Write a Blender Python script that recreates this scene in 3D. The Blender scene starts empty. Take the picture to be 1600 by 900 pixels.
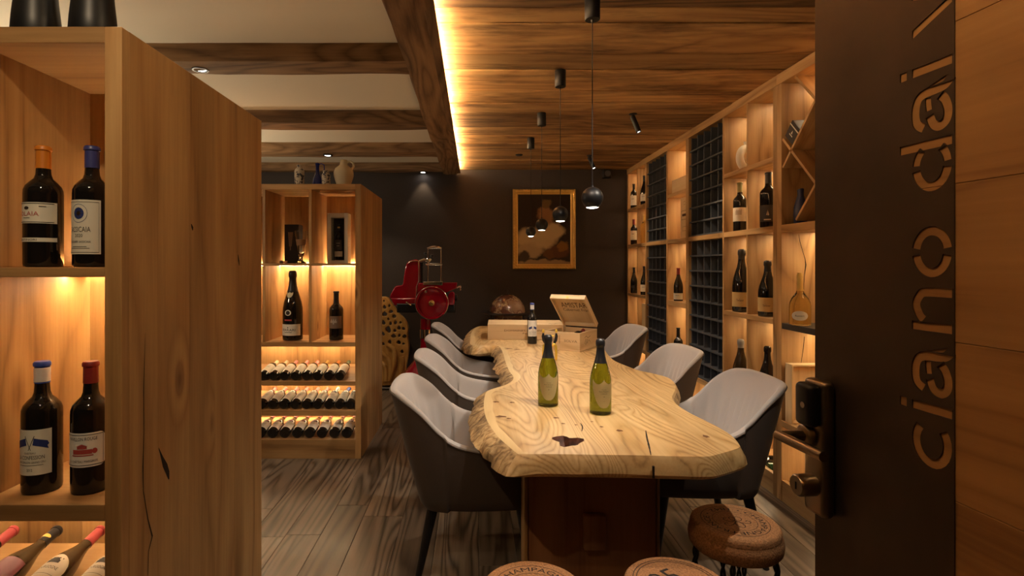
import bpy, bmesh, math, random
from mathutils import Vector, Matrix, noise
random.seed(11)
S = bpy.context.scene
COL = S.collection
PI = math.pi
R = math.radians

# ------------------------------------------------------------------ camera
F, U0, V0, H = 850.0, 742.0, 414.0, 1.40       # focal length and principal point in 1600x900 pixels, eye height
cam_d = bpy.data.cameras.new('camera')
cam_d.sensor_fit = 'HORIZONTAL'; cam_d.sensor_width = 36.0
cam_d.lens = 36.0 * F / 1600.0
cam_d.shift_x = (800 - U0) / 1600.0
cam_d.shift_y = -(450 - V0) / 1600.0
cam_d.clip_start = 0.02
cam = bpy.data.objects.new('camera', cam_d); COL.objects.link(cam)
cam.location = (0, 0, H); cam.rotation_euler = (PI / 2, 0, 0)
S.camera = cam
# ------------------------------------------------------------------ world, exposure
w = bpy.data.worlds.new('world'); S.world = w; w.use_nodes = True
w.node_tree.nodes['Background'].inputs[0].default_value = (1.0, 0.80, 0.58, 1)
w.node_tree.nodes['Background'].inputs[1].default_value = 0.03
S.view_settings.view_transform = 'Standard'; S.view_settings.look = 'None'
S.view_settings.gamma = 1.0; S.view_settings.use_curve_mapping = False
S.view_settings.exposure = 0.55
WARM = (1.0, 0.71, 0.39)
SOFT = (1.0, 0.75, 0.47)
NEUT = (1.0, 0.86, 0.70)
SPOT_W = 46.0          # power of the added ceiling spots over the table
LED = 120.0             # radiance of the shelf strips

def XU(u, Y): return (u - U0) * Y / F
def ZV(v, Y): return H + (V0 - v) * Y / F

# ------------------------------------------------------------------ basic helpers
def mesh_of(bm, smooth=None):
    me = bpy.data.meshes.new('m')
    bmesh.ops.recalc_face_normals(bm, faces=bm.faces[:])
    bm.to_mesh(me); bm.free()
    if smooth is not None:
        me.shade_smooth()
        me.set_sharp_from_angle(angle=R(smooth))
    return me

def thing(name, label, cat, loc=(0, 0, 0), rz=0.0, group=None, kind=None):
    o = bpy.data.objects.new(name, None); COL.objects.link(o)
    o.empty_display_size = 0.05
    o.location = loc; o.rotation_euler = (0, 0, rz)
    if label: o['label'] = label
    if cat: o['category'] = cat
    if group: o['group'] = group
    if kind: o['kind'] = kind
    return o

def put(name, me, mat, parent=None, loc=(0, 0, 0), rot=(0, 0, 0), label=None, cat=None, group=None, kind=None):
    if mat is not None and len(me.materials) == 0: me.materials.append(mat)
    o = bpy.data.objects.new(name, me); COL.objects.link(o)
    o.parent = parent; o.location = loc; o.rotation_euler = rot
    if label: o['label'] = label
    if cat: o['category'] = cat
    if group: o['group'] = group
    if kind: o['kind'] = kind
    return o

_boxes = {}
def box_mesh(dx, dy, dz, bev=0.002, mat=None, seg=1):
    k = (round(dx, 4), round(dy, 4), round(dz, 4), bev, seg, mat.name if mat else '')
    if k in _boxes: return _boxes[k]
    bm = bmesh.new()
    bmesh.ops.create_cube(bm, size=1.0)
    bmesh.ops.scale(bm, vec=(dx, dy, dz), verts=bm.verts[:])
    if bev: bmesh.ops.bevel(bm, geom=bm.edges[:], offset=min(bev, .4 * min(dx, dy, dz)), segments=seg, affect='EDGES', profile=0.5)
    me = mesh_of(bm, 35 if seg > 1 else None)
    if mat: me.materials.append(mat)
    _boxes[k] = me
    return me

def bx(name, x0, x1, y0, y1, z0, z1, mat, parent=None, bev=0.002, seg=1, grain=None, **kw):
    """box between world (parent-space) bounds; wood materials come as a dict of three grain axes"""
    d = (abs(x1 - x0), abs(y1 - y0), abs(z1 - z0))
    if isinstance(mat, dict):
        mat = mat[grain or 'xyz'[d.index(max(d))]]
    off = parent.location if (parent is not None) else Vector((0, 0, 0))
    c = Vector(((x0 + x1) / 2, (y0 + y1) / 2, (z0 + z1) / 2))
    if kw.pop('local', False): off = Vector((0, 0, 0))
    return put(name, box_mesh(*d, bev, mat, seg), None, parent, c - off, **kw)

def lathe_mesh(prof, seg=24, smooth=38, cap=True):
    bm = bmesh.new(); rings = []
    for r, z in prof:
        if r < 1e-5: rings.append([bm.verts.new((0, 0, z))])
        else: rings.append([bm.verts.new((r * math.cos(2 * PI * i / seg), r * math.sin(2 * PI * i / seg), z)) for i in range(seg)])
    for a, b in zip(rings, rings[1:]):
        for i in range(seg):
            j = (i + 1) % seg
            if len(a) == 1 and len(b) == 1: continue
            if len(a) == 1: bm.faces.new((a[0], b[i], b[j]))
            elif len(b) == 1: bm.faces.new((a[i], a[j], b[0]))
            else: bm.faces.new((a[i], a[j], b[j], b[i]))
    if cap:
        for rg in (rings[0], rings[-1]):
            if len(rg) > 1: bm.faces.new(rg)
    return mesh_of(bm, smooth)

def tube_bm(bm, pts, rad, seg=8, cyclic=False):
    pts = [Vector(p) for p in pts]; n = len(pts); rings = []
    rads = rad if isinstance(rad, (list, tuple)) else [rad] * n
    prev = None
    for i, p in enumerate(pts):
        if cyclic: t = pts[(i + 1) % n] - pts[i - 1]
        else: t = pts[min(i + 1, n - 1)] - pts[max(i - 1, 0)]
        t.normalize()
        if prev is None:
            a = Vector((0, 0, 1)) if abs(t.z) < .9 else Vector((1, 0, 0))
            nrm = t.cross(a).normalized()
        else:
            nrm = (prev - t * prev.dot(t)).normalized()
        prev = nrm; b = t.cross(nrm)
        rings.append([bm.verts.new(p + (nrm * math.cos(2 * PI * k / seg) + b * math.sin(2 * PI * k / seg)) * rads[i]) for k in range(seg)])
    rr = list(zip(rings, rings[1:])) + ([(rings[-1], rings[0])] if cyclic else [])
    for a, b in rr:
        for k in range(seg):
            j = (k + 1) % seg
            bm.faces.new((a[k], a[j], b[j], b[k]))
    if not cyclic:
        bm.faces.new(rings[0]); bm.faces.new(rings[-1])

def tube_mesh(pts, rad, seg=8, cyclic=False, smooth=50):
    bm = bmesh.new(); tube_bm(bm, pts, rad, seg, cyclic); return mesh_of(bm, smooth)

def curve_mesh(splines, extrude=0.0, bevel=0.0, res=2):
    """filled flat shape from closed outlines (inner outlines are holes), given thickness along local z"""
    cu = bpy.data.curves.new('c', 'CURVE'); cu.dimensions = '2D'; cu.fill_mode = 'BOTH'
    cu.extrude = extrude; cu.bevel_depth = bevel; cu.bevel_resolution = res
    for pts in splines:
        sp = cu.splines.new('POLY'); sp.points.add(len(pts) - 1)
        for q, p in zip(sp.points, pts): q.co = (p[0], p[1], 0, 1)
        sp.use_cyclic_u = True
    ob = bpy.data.objects.new('c', cu)
    me = bpy.data.meshes.new_from_object(ob)
    bpy.data.objects.remove(ob); bpy.data.curves.remove(cu)
    return me

_texts = {}
def text_polys(s):
    if s in _texts: return _texts[s]
    cu = bpy.data.curves.new('t', 'FONT'); cu.body = s; cu.size = 1.0
    cu.align_x = 'CENTER'; cu.align_y = 'CENTER'; cu.resolution_u = 2; cu.fill_mode = 'FRONT'
    ob = bpy.data.objects.new('t', cu)
    me = bpy.data.meshes.new_from_object(ob)
    bpy.data.objects.remove(ob); bpy.data.curves.remove(cu)
    vs = [(v.co.x, v.co.y) for v in me.vertices]; fs = [tuple(p.vertices) for p in me.polygons]
    bpy.data.meshes.remove(me)
    if vs:
        cx = (min(v[0] for v in vs) + max(v[0] for v in vs)) / 2; cy = (min(v[1] for v in vs) + max(v[1] for v in vs)) / 2
        hh = max(v[1] for v in vs) - min(v[1] for v in vs); ww = max(v[0] for v in vs) - min(v[0] for v in vs)
        vs = [(x - cx, y - cy) for x, y in vs]
    else: hh = ww = 1
    _texts[s] = (vs, fs, ww, hh)
    return _texts[s]

def letters_mesh(items, mapf):
    """items: (text, cx, cy, height, max width or None); mapf turns flat (x,y) into 3-D"""
    V, Fc = [], []
    for it in items:
        s, cx, cy, h, wmax = it[:5]
        vs, fs, ww, hh = text_polys(s)
        sx = sy = h / hh
        if wmax: sx = wmax / ww
        b = len(V)
        V += [mapf(cx + x * sx, cy + y * sy) for x, y in vs]
        Fc += [tuple(i + b for i in f) for f in fs]
    me = bpy.data.meshes.new('t'); me.from_pydata(V, [], Fc)
    return me

def poly_mesh(polys, mapf):
    V, Fc = [], []
    for p in polys:
        b = len(V); V += [mapf(x, y) for x, y in p]; Fc.append(tuple(range(b, b + len(p))))
    me = bpy.data.meshes.new('p'); me.from_pydata(V, [], Fc); return me

# ------------------------------------------------------------------ materials
def nmat(name):
    m = bpy.data.materials.new(name); m.use_nodes = True
    nt = m.node_tree; bs = nt.nodes['Principled BSDF']
    return m, nt, bs
def L(nt, a, b): nt.links.new(a, b)
def node(nt, t, **kw):
    n = nt.nodes.new(t)
    for k, v in kw.items(): setattr(n, k, v)
    return n

def plain(name, col, rough=.5, metal=0.0, spec=None, coat=0.0, bump=0.0, bscale=200, vary=0.0, emit=None, estr=0, trans=0, ior=1.45, sheen=0):
    m, nt, bs = nmat(name)
    bs.inputs['Base Color'].default_value = (*col, 1); bs.inputs['Roughness'].default_value = rough
    bs.inputs['Metallic'].default_value = metal; bs.inputs['Coat Weight'].default_value = coat
    bs.inputs['Transmission Weight'].default_value = trans; bs.inputs['IOR'].default_value = ior
    if spec is not None: bs.inputs['Specular IOR Level'].default_value = spec
    if sheen:
        bs.inputs['Sheen Weight'].default_value = sheen; bs.inputs['Sheen Roughness'].default_value = .4
    if emit:
        bs.inputs['Emission Color'].default_value = (*emit, 1); bs.inputs['Emission Strength'].default_value = estr
    if vary or bump:
        tc = node(nt, 'ShaderNodeTexCoord'); nz = node(nt, 'ShaderNodeTexNoise')
        nz.inputs['Scale'].default_value = bscale; nz.inputs['Detail'].default_value = 4
        L(nt, tc.outputs['Object'], nz.inputs['Vector'])
        if bump:
            bp = node(nt, 'ShaderNodeBump'); bp.inputs['Strength'].default_value = bump; bp.inputs['Distance'].default_value = .004
            L(nt, nz.outputs['Fac'], bp.inputs['Height']); L(nt, bp.outputs['Normal'], bs.inputs['Normal'])
        if vary:
            cr = node(nt, 'ShaderNodeValToRGB')
            cr.color_ramp.elements[0].position = .3; cr.color_ramp.elements[1].position = .7
            cr.color_ramp.elements[0].color = (*[c * (1 - vary) for c in col], 1); cr.color_ramp.elements[1].color = (*[min(1, c * (1 + vary)) for c in col], 1)
            L(nt, nz.outputs['Fac'], cr.inputs['Fac']); L(nt, cr.outputs['Color'], bs.inputs['Base Color'])
    return m

def wood(name, dark, mid, light, axis='x', scale=2.2, rings=16, ring_amt=.45, along=.13, rough=.5, bump=.15, knots=.0, vary=.18, streak=0.0, dist=1.0, fib=.42, sscale=(7, .8)):
    m, nt, bs = nmat(name + '_' + axis)
    tc = node(nt, 'ShaderNodeTexCoord'); oi = node(nt, 'ShaderNodeObjectInfo')
    mul = node(nt, 'ShaderNodeVectorMath', operation='SCALE'); mul.inputs[0].default_value = (17.3, 31.7, 23.1)
    L(nt, oi.outputs['Random'], mul.inputs['Scale'])
    mp = node(nt, 'ShaderNodeMapping'); sc = [1, 1, 1]; sc['xyz'.index(axis)] = along
    mp.inputs['Scale'].default_value = sc
    L(nt, tc.outputs['Object'], mp.inputs['Vector'])
    add = node(nt, 'ShaderNodeVectorMath', operation='ADD'); L(nt, mp.outputs['Vector'], add.inputs[0]); L(nt, mul.outputs['Vector'], add.inputs[1])
    n1 = node(nt, 'ShaderNodeTexNoise'); n1.inputs['Scale'].default_value = scale; n1.inputs['Detail'].default_value = 2.0; n1.inputs['Distortion'].default_value = .35 * dist
    L(nt, add.outputs['Vector'], n1.inputs['Vector'])
    fac = n1.outputs['Fac']
    if knots:
        vo = node(nt, 'ShaderNodeTexVoronoi'); vo.inputs['Scale'].default_value = 2.6
        mk = node(nt, 'ShaderNodeMapping'); ks = [1, 1, 1]; ks['xyz'.index(axis)] = .45; mk.inputs['Scale'].default_value = ks
        L(nt, tc.outputs['Object'], mk.inputs['Vector'])
        ad2 = node(nt, 'ShaderNodeVectorMath', operation='ADD'); L(nt, mk.outputs['Vector'], ad2.inputs[0]); L(nt, mul.outputs['Vector'], ad2.inputs[1])
        L(nt, ad2.outputs['Vector'], vo.inputs['Vector'])
        kr = node(nt, 'ShaderNodeMapRange'); kr.inputs['From Min'].default_value = 0.0; kr.inputs['From Max'].default_value = .22; kr.inputs['To Min'].default_value = 1; kr.inputs['To Max'].default_value = 0
        L(nt, vo.outputs['Distance'], kr.inputs['Value'])
        pw = node(nt, 'ShaderNodeMath', operation='POWER'); pw.inputs[1].default_value = 2.0; L(nt, kr.outputs[0], pw.inputs[0])
        ka = node(nt, 'ShaderNodeMath', operation='MULTIPLY_ADD'); ka.inputs[1].default_value = .22
        L(nt, pw.outputs[0], ka.inputs[0]); L(nt, fac, ka.inputs[2]); fac = ka.outputs[0]
    ml = node(nt, 'ShaderNodeMath', operation='MULTIPLY'); ml.inputs[1].default_value = rings * 6.28; L(nt, fac, ml.inputs[0])
    sn = node(nt, 'ShaderNodeMath', operation='SINE'); L(nt, ml.outputs[0], sn.inputs[0])
    s01 = node(nt, 'ShaderNodeMapRange'); s01.inputs['From Min'].default_value = -1; L(nt, sn.outputs[0], s01.inputs['Value'])
    # fine fibres
    mf = node(nt, 'ShaderNodeMapping'); fs = [90, 90, 90]; fs['xyz'.index(axis)] = 2.5; mf.inputs['Scale'].default_value = fs
    L(nt, tc.outputs['Object'], mf.inputs['Vector'])
    n2 = node(nt, 'ShaderNodeTexNoise'); n2.inputs['Scale'].default_value = 1.0; n2.inputs['Detail'].default_value = 3
    L(nt, mf.outputs['Vector'], n2.inputs['Vector'])
    # broad tone
    n3 = node(nt, 'ShaderNodeTexNoise'); n3.inputs['Scale'].default_value = scale * 1.7; n3.inputs['Detail'].default_value = 1
    L(nt, add.outputs['Vector'], n3.inputs['Vector'])
    pq = node(nt, 'ShaderNodeMath', operation='POWER'); pq.inputs[1].default_value = .5; L(nt, s01.outputs[0], pq.inputs[0])
    m1 = node(nt, 'ShaderNodeMath', operation='MULTIPLY'); m1.inputs[1].default_value = ring_amt; L(nt, pq.outputs[0], m1.inputs[0])
    m2 = node(nt, 'ShaderNodeMath', operation='MULTIPLY_ADD'); m2.inputs[1].default_value = fib; L(nt, n2.outputs['Fac'], m2.inputs[0]); L(nt, m1.outputs[0], m2.inputs[2])
    m3 = node(nt, 'ShaderNodeMath', operation='MULTIPLY_ADD'); m3.inputs[1].default_value = .75 - ring_amt * .6 + (.42 - fib); L(nt, n3.outputs['Fac'], m3.inputs[0]); L(nt, m2.outputs[0], m3.inputs[2])
    cr = node(nt, 'ShaderNodeValToRGB'); e = cr.color_ramp.elements
    e[0].position = .22; e[0].color = (*dark, 1); e[1].position = .98; e[1].color = (*light, 1)
    em = e.new(.58); em.color = (*mid, 1)
    L(nt, m3.outputs[0], cr.inputs['Fac'])
    col = cr.outputs['Color']
    if knots:
        mx = node(nt, 'ShaderNodeMixRGB', blend_type='MULTIPLY'); mx.inputs['Color2'].default_value = (.28, .18, .12, 1)
        p2 = node(nt, 'ShaderNodeMapRange'); p2.inputs['From Min'].default_value = .45; p2.inputs['From Max'].default_value = .8; p2.inputs['To Max'].default_value = knots
        L(nt, pw.outputs[0], p2.inputs['Value']); L(nt, p2.outputs[0], mx.inputs['Fac']); L(nt, col, mx.inputs['Color1']); col = mx.outputs['Color']
    if streak:
        ms = node(nt, 'ShaderNodeMapping'); ss = [sscale[0]] * 3; ss['xyz'.index(axis)] = sscale[1]; ms.inputs['Scale'].default_value = ss
        L(nt, tc.outputs['Object'], ms.inputs['Vector'])
        ad3 = node(nt, 'ShaderNodeVectorMath', operation='ADD'); L(nt, ms.outputs['Vector'], ad3.inputs[0]); L(nt, mul.outputs['Vector'], ad3.inputs[1])
        n4 = node(nt, 'ShaderNodeTexNoise'); n4.inputs['Scale'].default_value = 1.0; n4.inputs['Detail'].default_value = 6; n4.inputs['Roughness'].default_value = .7
        L(nt, ad3.outputs['Vector'], n4.inputs['Vector'])
        r4 = node(nt, 'ShaderNodeMapRange'); r4.inputs['From Min'].default_value = .46; r4.inputs['From Max'].default_value = .66; r4.inputs['To Max'].default_value = streak
        L(nt, n4.outputs['Fac'], r4.inputs['Value'])
        mx2 = node(nt, 'ShaderNodeMixRGB', blend_type='MULTIPLY'); mx2.inputs['Color2'].default_value = (.16, .12, .09, 1)
        L(nt, r4.outputs[0], mx2.inputs['Fac']); L(nt, col, mx2.inputs['Color1']); col = mx2.outputs['Color']
    hs = node(nt, 'ShaderNodeHueSaturation')
    vr = node(nt, 'ShaderNodeMapRange'); vr.inputs['To Min'].default_value = 1 - vary; vr.inputs['To Max'].default_value = 1 + vary
    L(nt, oi.outputs['Random'], vr.inputs['Value']); L(nt, vr.outputs[0], hs.inputs['Value'])
    L(nt, col, hs.inputs['Color']); L(nt, hs.outputs['Color'], bs.inputs['Base Color'])
    bs.inputs['Roughness'].default_value = rough
    bp = node(nt, 'ShaderNodeBump'); bp.inputs['Strength'].default_value = bump; bp.inputs['Distance'].default_value = .003
    L(nt, m2.outputs[0], bp.inputs['Height']); L(nt, bp.outputs['Normal'], bs.inputs['Normal'])
    return m

def wood3(name, *a, **k): return {ax: wood(name, *a, axis=ax, **k) for ax in 'xyz'}

OAK = wood3('oak', (.15, .065, .020), (.39, .205, .072), (.53, .315, .128), scale=2.4, rings=9, ring_amt=.34, along=.12, rough=.48, knots=.85, vary=.14, streak=.30)
SHELFWOOD = wood3('shelf_oak', (.17, .075, .024), (.43, .245, .095), (.58, .365, .165), scale=2.3, rings=10, ring_amt=.40, along=.20, rough=.5, knots=.8, vary=.14, streak=.25)
BEAM = wood3('beam_wood', (.07, .035, .014), (.21, .118, .052), (.34, .20, .095), scale=3.2, rings=13, ring_amt=.45, along=.16, rough=.75, bump=.6, knots=.8, vary=.12, streak=.6)
CEILW = wood3('ceiling_wood', (.14, .060, .019), (.45, .25, .095), (.64, .40, .17), scale=3.0, rings=8, ring_amt=.30, along=.20, rough=.62, bump=.6, knots=1.0, vary=.34, streak=.90, fib=.24, sscale=(4.5, .9))
CEILD = wood3('ceiling_wood_weathered', (.05, .024, .009), (.20, .108, .042), (.38, .22, .092), scale=3.0, rings=9, ring_amt=.36, along=.20, rough=.7, bump=.7, knots=1.0, vary=.2, streak=.95, fib=.28, sscale=(4.5, .9))
FLOORW = wood3('floor_wood', (.022, .015, .010), (.088, .063, .043), (.20, .152, .11), scale=3.4, rings=16, ring_amt=.55, along=.085, rough=.36, bump=.22, knots=.0, vary=.36, dist=1.2)
DOORW = wood3('door_wood', (.12, .05, .013), (.32, .155, .044), (.42, .22, .07), scale=3.0, rings=9, ring_amt=.3, along=.12, rough=.6, bump=.3, knots=.9, vary=.06)
PLINTHW = wood3('pedestal_wood', (.12, .045, .018), (.27, .115, .045), (.36, .17, .07), scale=2.4, rings=8, ring_amt=.3, along=.1, rough=.55, vary=.1)
PINE = wood3('box_pine', (.44, .27, .12), (.64, .45, .24), (.74, .56, .33), scale=3.0, rings=8, ring_amt=.22, along=.14, rough=.55, vary=.06)
TABLE_TOP = wood('table_oak', (.16, .065, .016), (.50, .31, .12), (.65, .45, .21), axis='y', scale=3.0, rings=26, ring_amt=.40, along=.22, rough=.42, bump=.14, knots=.6, vary=.0, dist=1.9, streak=.25)
SAP = wood('table_sapwood', (.48, .31, .125), (.64, .46, .22), (.72, .56, .30), axis='y', scale=4, rings=5, ring_amt=.12, along=.3, rough=.5, vary=0)
EDGE = wood('table_live_edge', (.08, .04, .014), (.36, .22, .09), (.60, .42, .20), axis='z', scale=14, rings=5, ring_amt=.4, along=.6, rough=.75, bump=1.0, vary=0, streak=.95)
PLASTER = plain('white_plaster', (.82, .77, .64), .8, bump=.05, bscale=40)
DARKWALL = plain('brown_wall_paint', (.040, .030, .026), .62, bump=.05, bscale=60, vary=.08)
BLACK = plain('black_metal', (.007, .007, .008), .42)
RACK = plain('black_rack', (.065, .071, .085), .42)
RACKBACK = plain('rack_back', (.006, .006, .007), .8)
BRONZE = plain('door_steel', (.085, .060, .042), .42, metal=.75, vary=.18, bscale=6)
LOCKM = plain('lock_bronze', (.34, .27, .19), .3, metal=1)
CHROME = plain('chrome', (.75, .73, .70), .14, metal=1)
BRASS = plain('brass', (.75, .52, .20), .28, metal=1)
GOLD = plain('gold_leaf', (.80, .52, .14), .36, metal=.55, bump=.5, bscale=90)
GOLDLAC = plain('gold_lacquer', (.82, .58, .10), .28, metal=.7)
RED = plain('slicer_red', (.26, .004, .014), .16, coat=.7)
GREY = plain('grey_velvet', (.42, .385, .365), .85, bump=.10, bscale=600, vary=.05, sheen=.25)
TAUPE = plain('taupe_velvet', (.078, .056, .043), .8, bump=.10, bscale=500, vary=.10, sheen=.08)
LEGM = plain('black_lacquer', (.012, .011, .011), .35)
CORK = plain('cork', (.42, .205, .085), .85, bump=.5, bscale=160, vary=.35)
INK = plain('dark_print', (.025, .016, .012), .7)
BURN = plain('branded_print', (.075, .026, .010), .8)
GLASSK = plain('dark_bottle_glass', (.010, .008, .007), .06, coat=.0, spec=.6)
GLASSB = plain('brown_bottle_glass', (.030, .018, .008), .07, spec=.6)
GLASSG = plain('green_bottle_glass', (.21, .25, .022), .03, trans=1.0, ior=1.36)
GLASSC = plain('pale_bottle_glass', (.95, .82, .40), .02, trans=1.0, ior=1.34)
GLASST = plain('clear_glass', (.95, .95, .93), .02, trans=1.0, ior=1.45)
PAPER = plain('cream_paper', (.72, .68, .56), .6)
PAPERW = plain('white_paper', (.78, .74, .66), .6)
PAPERT = plain('tan_paper', (.58, .40, .17), .6)
PAPERG = plain('taupe_paper', (.20, .14, .105), .6)
PAPERD = plain('dark_paper', (.035, .028, .026), .5)
PAPERS = plain('champagne_paper', (.36, .29, .13), .5)
PAPERP = plain('burgundy_paper', (.17, .03, .05), .5)
PAPERB = plain('beige_paper', (.56, .47, .36), .6)
NAVY = plain('navy_ink', (.02, .035, .16), .6)
REDINK = plain('red_ink', (.42, .06, .05), .6)
CERAM = plain('white_ceramic', (.75, .70, .62), .35)
CLAY = plain('cream_clay', (.60, .50, .33), .7, bump=.1, bscale=90)
COBALT = plain('cobalt_glass', (.012, .022, .20), .1, spec=.7)
VASEB = plain('matt_blue_vase', (.035, .045, .11), .45)
FOIL = {'orange': plain('foil_orange', (.62, .20, .02), .38), 'navy': plain('foil_navy', (.05, .055, .20), .35), 'blue': plain('foil_blue', (.03, .07, .34), .35),
        'red': plain('foil_red', (.22, .025, .025), .4), 'black': plain('foil_black', (.012, .012, .014), .35), 'pink': plain('foil_pink', (.60, .22, .20), .4),
        'cream': plain('foil_cream', (.66, .56, .36), .4), 'gold': plain('foil_gold', (.62, .43, .14), .35, metal=.6), 'white': plain('foil_white', (.72, .68, .64), .4),
        'green': plain('foil_green', (.10, .13, .06), .4), 'olive': plain('foil_olive', (.22, .19, .06), .4), 'grey': plain('foil_grey', (.24, .23, .21), .4), 'rose': plain('foil_rose', (.30, .045, .05), .38)}
def emis(name, col, s):
    m = bpy.data.materials.new(name); m.use_nodes = True; nt = m.node_tree
    nt.nodes.remove(nt.nodes['Principled BSDF']); e = node(nt, 'ShaderNodeEmission')
    e.inputs[0].default_value = (*col, 1); e.inputs[1].default_value = s
    L(nt, e.outputs[0], nt.nodes['Material Output'].inputs[0]); return m
LEDM = emis('led_strip_light', WARM, LED)
LEDROW = emis('led_strip_rows', WARM, LED * .52)
LEDLOW = emis('led_strip_dim', WARM, LED * .8)
LEDROOM = emis('led_cove_light', (1.0, .68, .36), 150.0)
LENS = emis('lamp_lens_light', (1.0, .93, .84), 14.0)

def led(parent, x0, x1, y0, y1, z, mat=None, name='led_strip', th=.006):
    return bx(name, x0, x1, y0, y1, z - .0006, z + th - .0006, mat or LEDM, parent, bev=0)

def spot(loc, target, watts, angle, blend=.35, col=NEUT, rad=.018, parent=None):
    d = bpy.data.lights.new('lamp_beam', 'SPOT'); d.energy = watts; d.spot_size = R(angle); d.spot_blend = blend; d.color = col; d.shadow_soft_size = rad
    o = bpy.data.objects.new('lamp_beam', d); COL.objects.link(o)
    o.location = loc
    o.rotation_euler = (Vector(target) - Vector(loc)).to_track_quat('-Z', 'Y').to_euler()
    return o

# ================================================================== THE ROOM
YB, XL, XR, YF = 6.50, -3.4, 2.205, -1.9
ZC, ZW = 2.545, 2.60
floor = bx('floor', XL, XR, YF, YB, -.10, -.016, DARKWALL, bev=0, kind='structure')
floor['label'] = 'grey-brown wooden plank floor of the wine room'
rf = random.Random(3)
xk = XL
while xk < XR - .01:
    wk = rf.choice((.18, .20, .22)); x1 = min(xk + wk, XR)
    y = YF - rf.uniform(0, 1.4)
    while y < YB:
        ln = rf.choice((1.5, 1.8, 2.1)); a, b = max(y, YF), min(y + ln, YB)
        if b - a > .05: bx('floor_plank', xk + .0006, x1 - .0006, a + .0006, b - .0006, -.016, 0, FLOORW, floor, bev=.0015, grain='y')
        y += ln
    xk = x1
bx('wall_back', XL - .1, XR + .1, YB, YB + .1, -.1, 2.75, DARKWALL, bev=0, kind='structure', label='dark brown painted back wall')
bx('wall_right', XR, XR + .1, YF, YB, -.1, 2.75, DARKWALL, bev=0, kind='structure', label='wall behind the tall wine shelving')
bx('wall_left', XL - .1, XL, YF, YB, -.1, 2.75, DARKWALL, bev=0, kind='structure', label='far left wall behind the cabinets')
bx('wall_front', XL - .1, XR + .1, YF - .1, YF, -.1, 2.75, DARKWALL, bev=0, kind='structure', label='wall behind the doorway')
# ceiling: plaster on the left, reclaimed planks on the right
ceil = bx('ceiling', XL, XR, YF, YB, 2.60, 2.70, PLASTER, bev=0, kind='structure')
ceil['label'] = 'cream plaster ceiling with reclaimed planks over the table'
rc = random.Random(5)
ys = [YF, -1.6, -1.25, -.9, -.62, -.3, 0.02, .34, .6, .92, 1.2, 1.5, 1.72, 2.05, 2.24, 2.41, 2.57, 2.95, 3.19, 3.56, 3.83, 4.10, 4.5, 4.79, 5.09, 5.36, 5.66, 5.9, 6.12, YB]
for a, b in zip(ys, ys[1:]):
    dz = rc.choice((0, .004, .009, .002, .007))
    bx('ceiling_plank', -.205, XR, a + .005, b - .005, ZC - dz, ZC + .03, rc.choice((CEILW, CEILW, CEILD)), ceil, bev=.005, grain='x')
bx('gap_shade_board', -.15, XR, YF + .01, YB - .01, ZC + .031, ZC + .045, RACKBACK, ceil, bev=0)  # black sheet added above the planks so the gaps look dark
# hewn beams
def beam_mesh(L_, w_, h_, seed, axis='x', n=28):
    bm = bmesh.new(); rnd = random.Random(seed); rings = []
    m = 4
    for i in range(n + 1):
        t = (i / n - .5) * L_
        ring = []
        corners = [(-w_ / 2, -h_ / 2), (w_ / 2, -h_ / 2), (w_ / 2, h_ / 2), (-w_ / 2, h_ / 2)]
        for k in range(4):
            a, b = corners[k], corners[(k + 1) % 4]
            for j in range(m):
                f = j / m; p = [a[0] + (b[0] - a[0]) * f, a[1] + (b[1] - a[1]) * f]
                v = Vector((t * 2.2 + seed * 7, p[0] * 9 + k, p[1] * 9))
                d = noise.noise(v) * .012 + noise.noise(v * 3.1) * .005
                if j == 0: d -= .008
                r = math.hypot(*p) or 1
                if p[1] > h_ / 2 - .001: d = 0
                p = [p[0] * (1 + d / r), p[1] * (1 + d / r)]
                ring.append(bm.verts.new((t, p[0], p[1]) if axis == 'x' else (p[0], t, p[1])))
        rings.append(ring)
    for a, b in zip(rings, rings[1:]):
        for k in range(len(a)):
            j = (k + 1) % len(a); bm.faces.new((a[k], a[j], b[j], b[k]))
    bm.faces.new(rings[0]); bm.faces.new(rings[-1])
    return mesh_of(bm, 32)
def trim(n, me, mat, loc, label): return put('trim_%d' % n, me, mat, None, loc, label=label, kind='structure')
main_beam = trim(1, beam_mesh(YB - YF - .01, .185, .112, 4, 'y', 60), BEAM['y'], (-.294, (YB + YF) / 2, 2.484 + .056), 'long hewn ceiling beam between plaster and plank ceiling')
bx('led_strip', -.196, -.186, YF + .1, YB - .06, 2.5005, 2.506, LEDROOM, main_beam, bev=0)
bx('led_cover', -.215, -.170, YF + .1, YB - .05, 2.486, 2.4995, BEAM, main_beam, bev=.002, grain='y')
def cross(n, y0, y1, label, seed):
    return trim(n, beam_mesh(-.375 - XL, y1 - y0, .115, seed, 'x', 40), BEAM['x'], ((-.375 + XL) / 2, (y0 + y1) / 2, 2.5 + .0575), label)
cross(2, 2.94, 3.16, 'rough cross beam nearest, above the two cabinets', 12)
cross(3, 4.21, 4.44, 'rough cross beam second from the front', 23)
cross(4, 5.32, 5.56, 'rough cross beam third from the front', 35)
cross(5, 6.36, 6.497, 'cross beam lying along the back wall', 41)
cross(6, 1.62, 1.84, 'rough cross beam above the near cabinet', 52)
cross(7, .30, .52, 'rough cross beam next to the doorway', 63)

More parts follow.
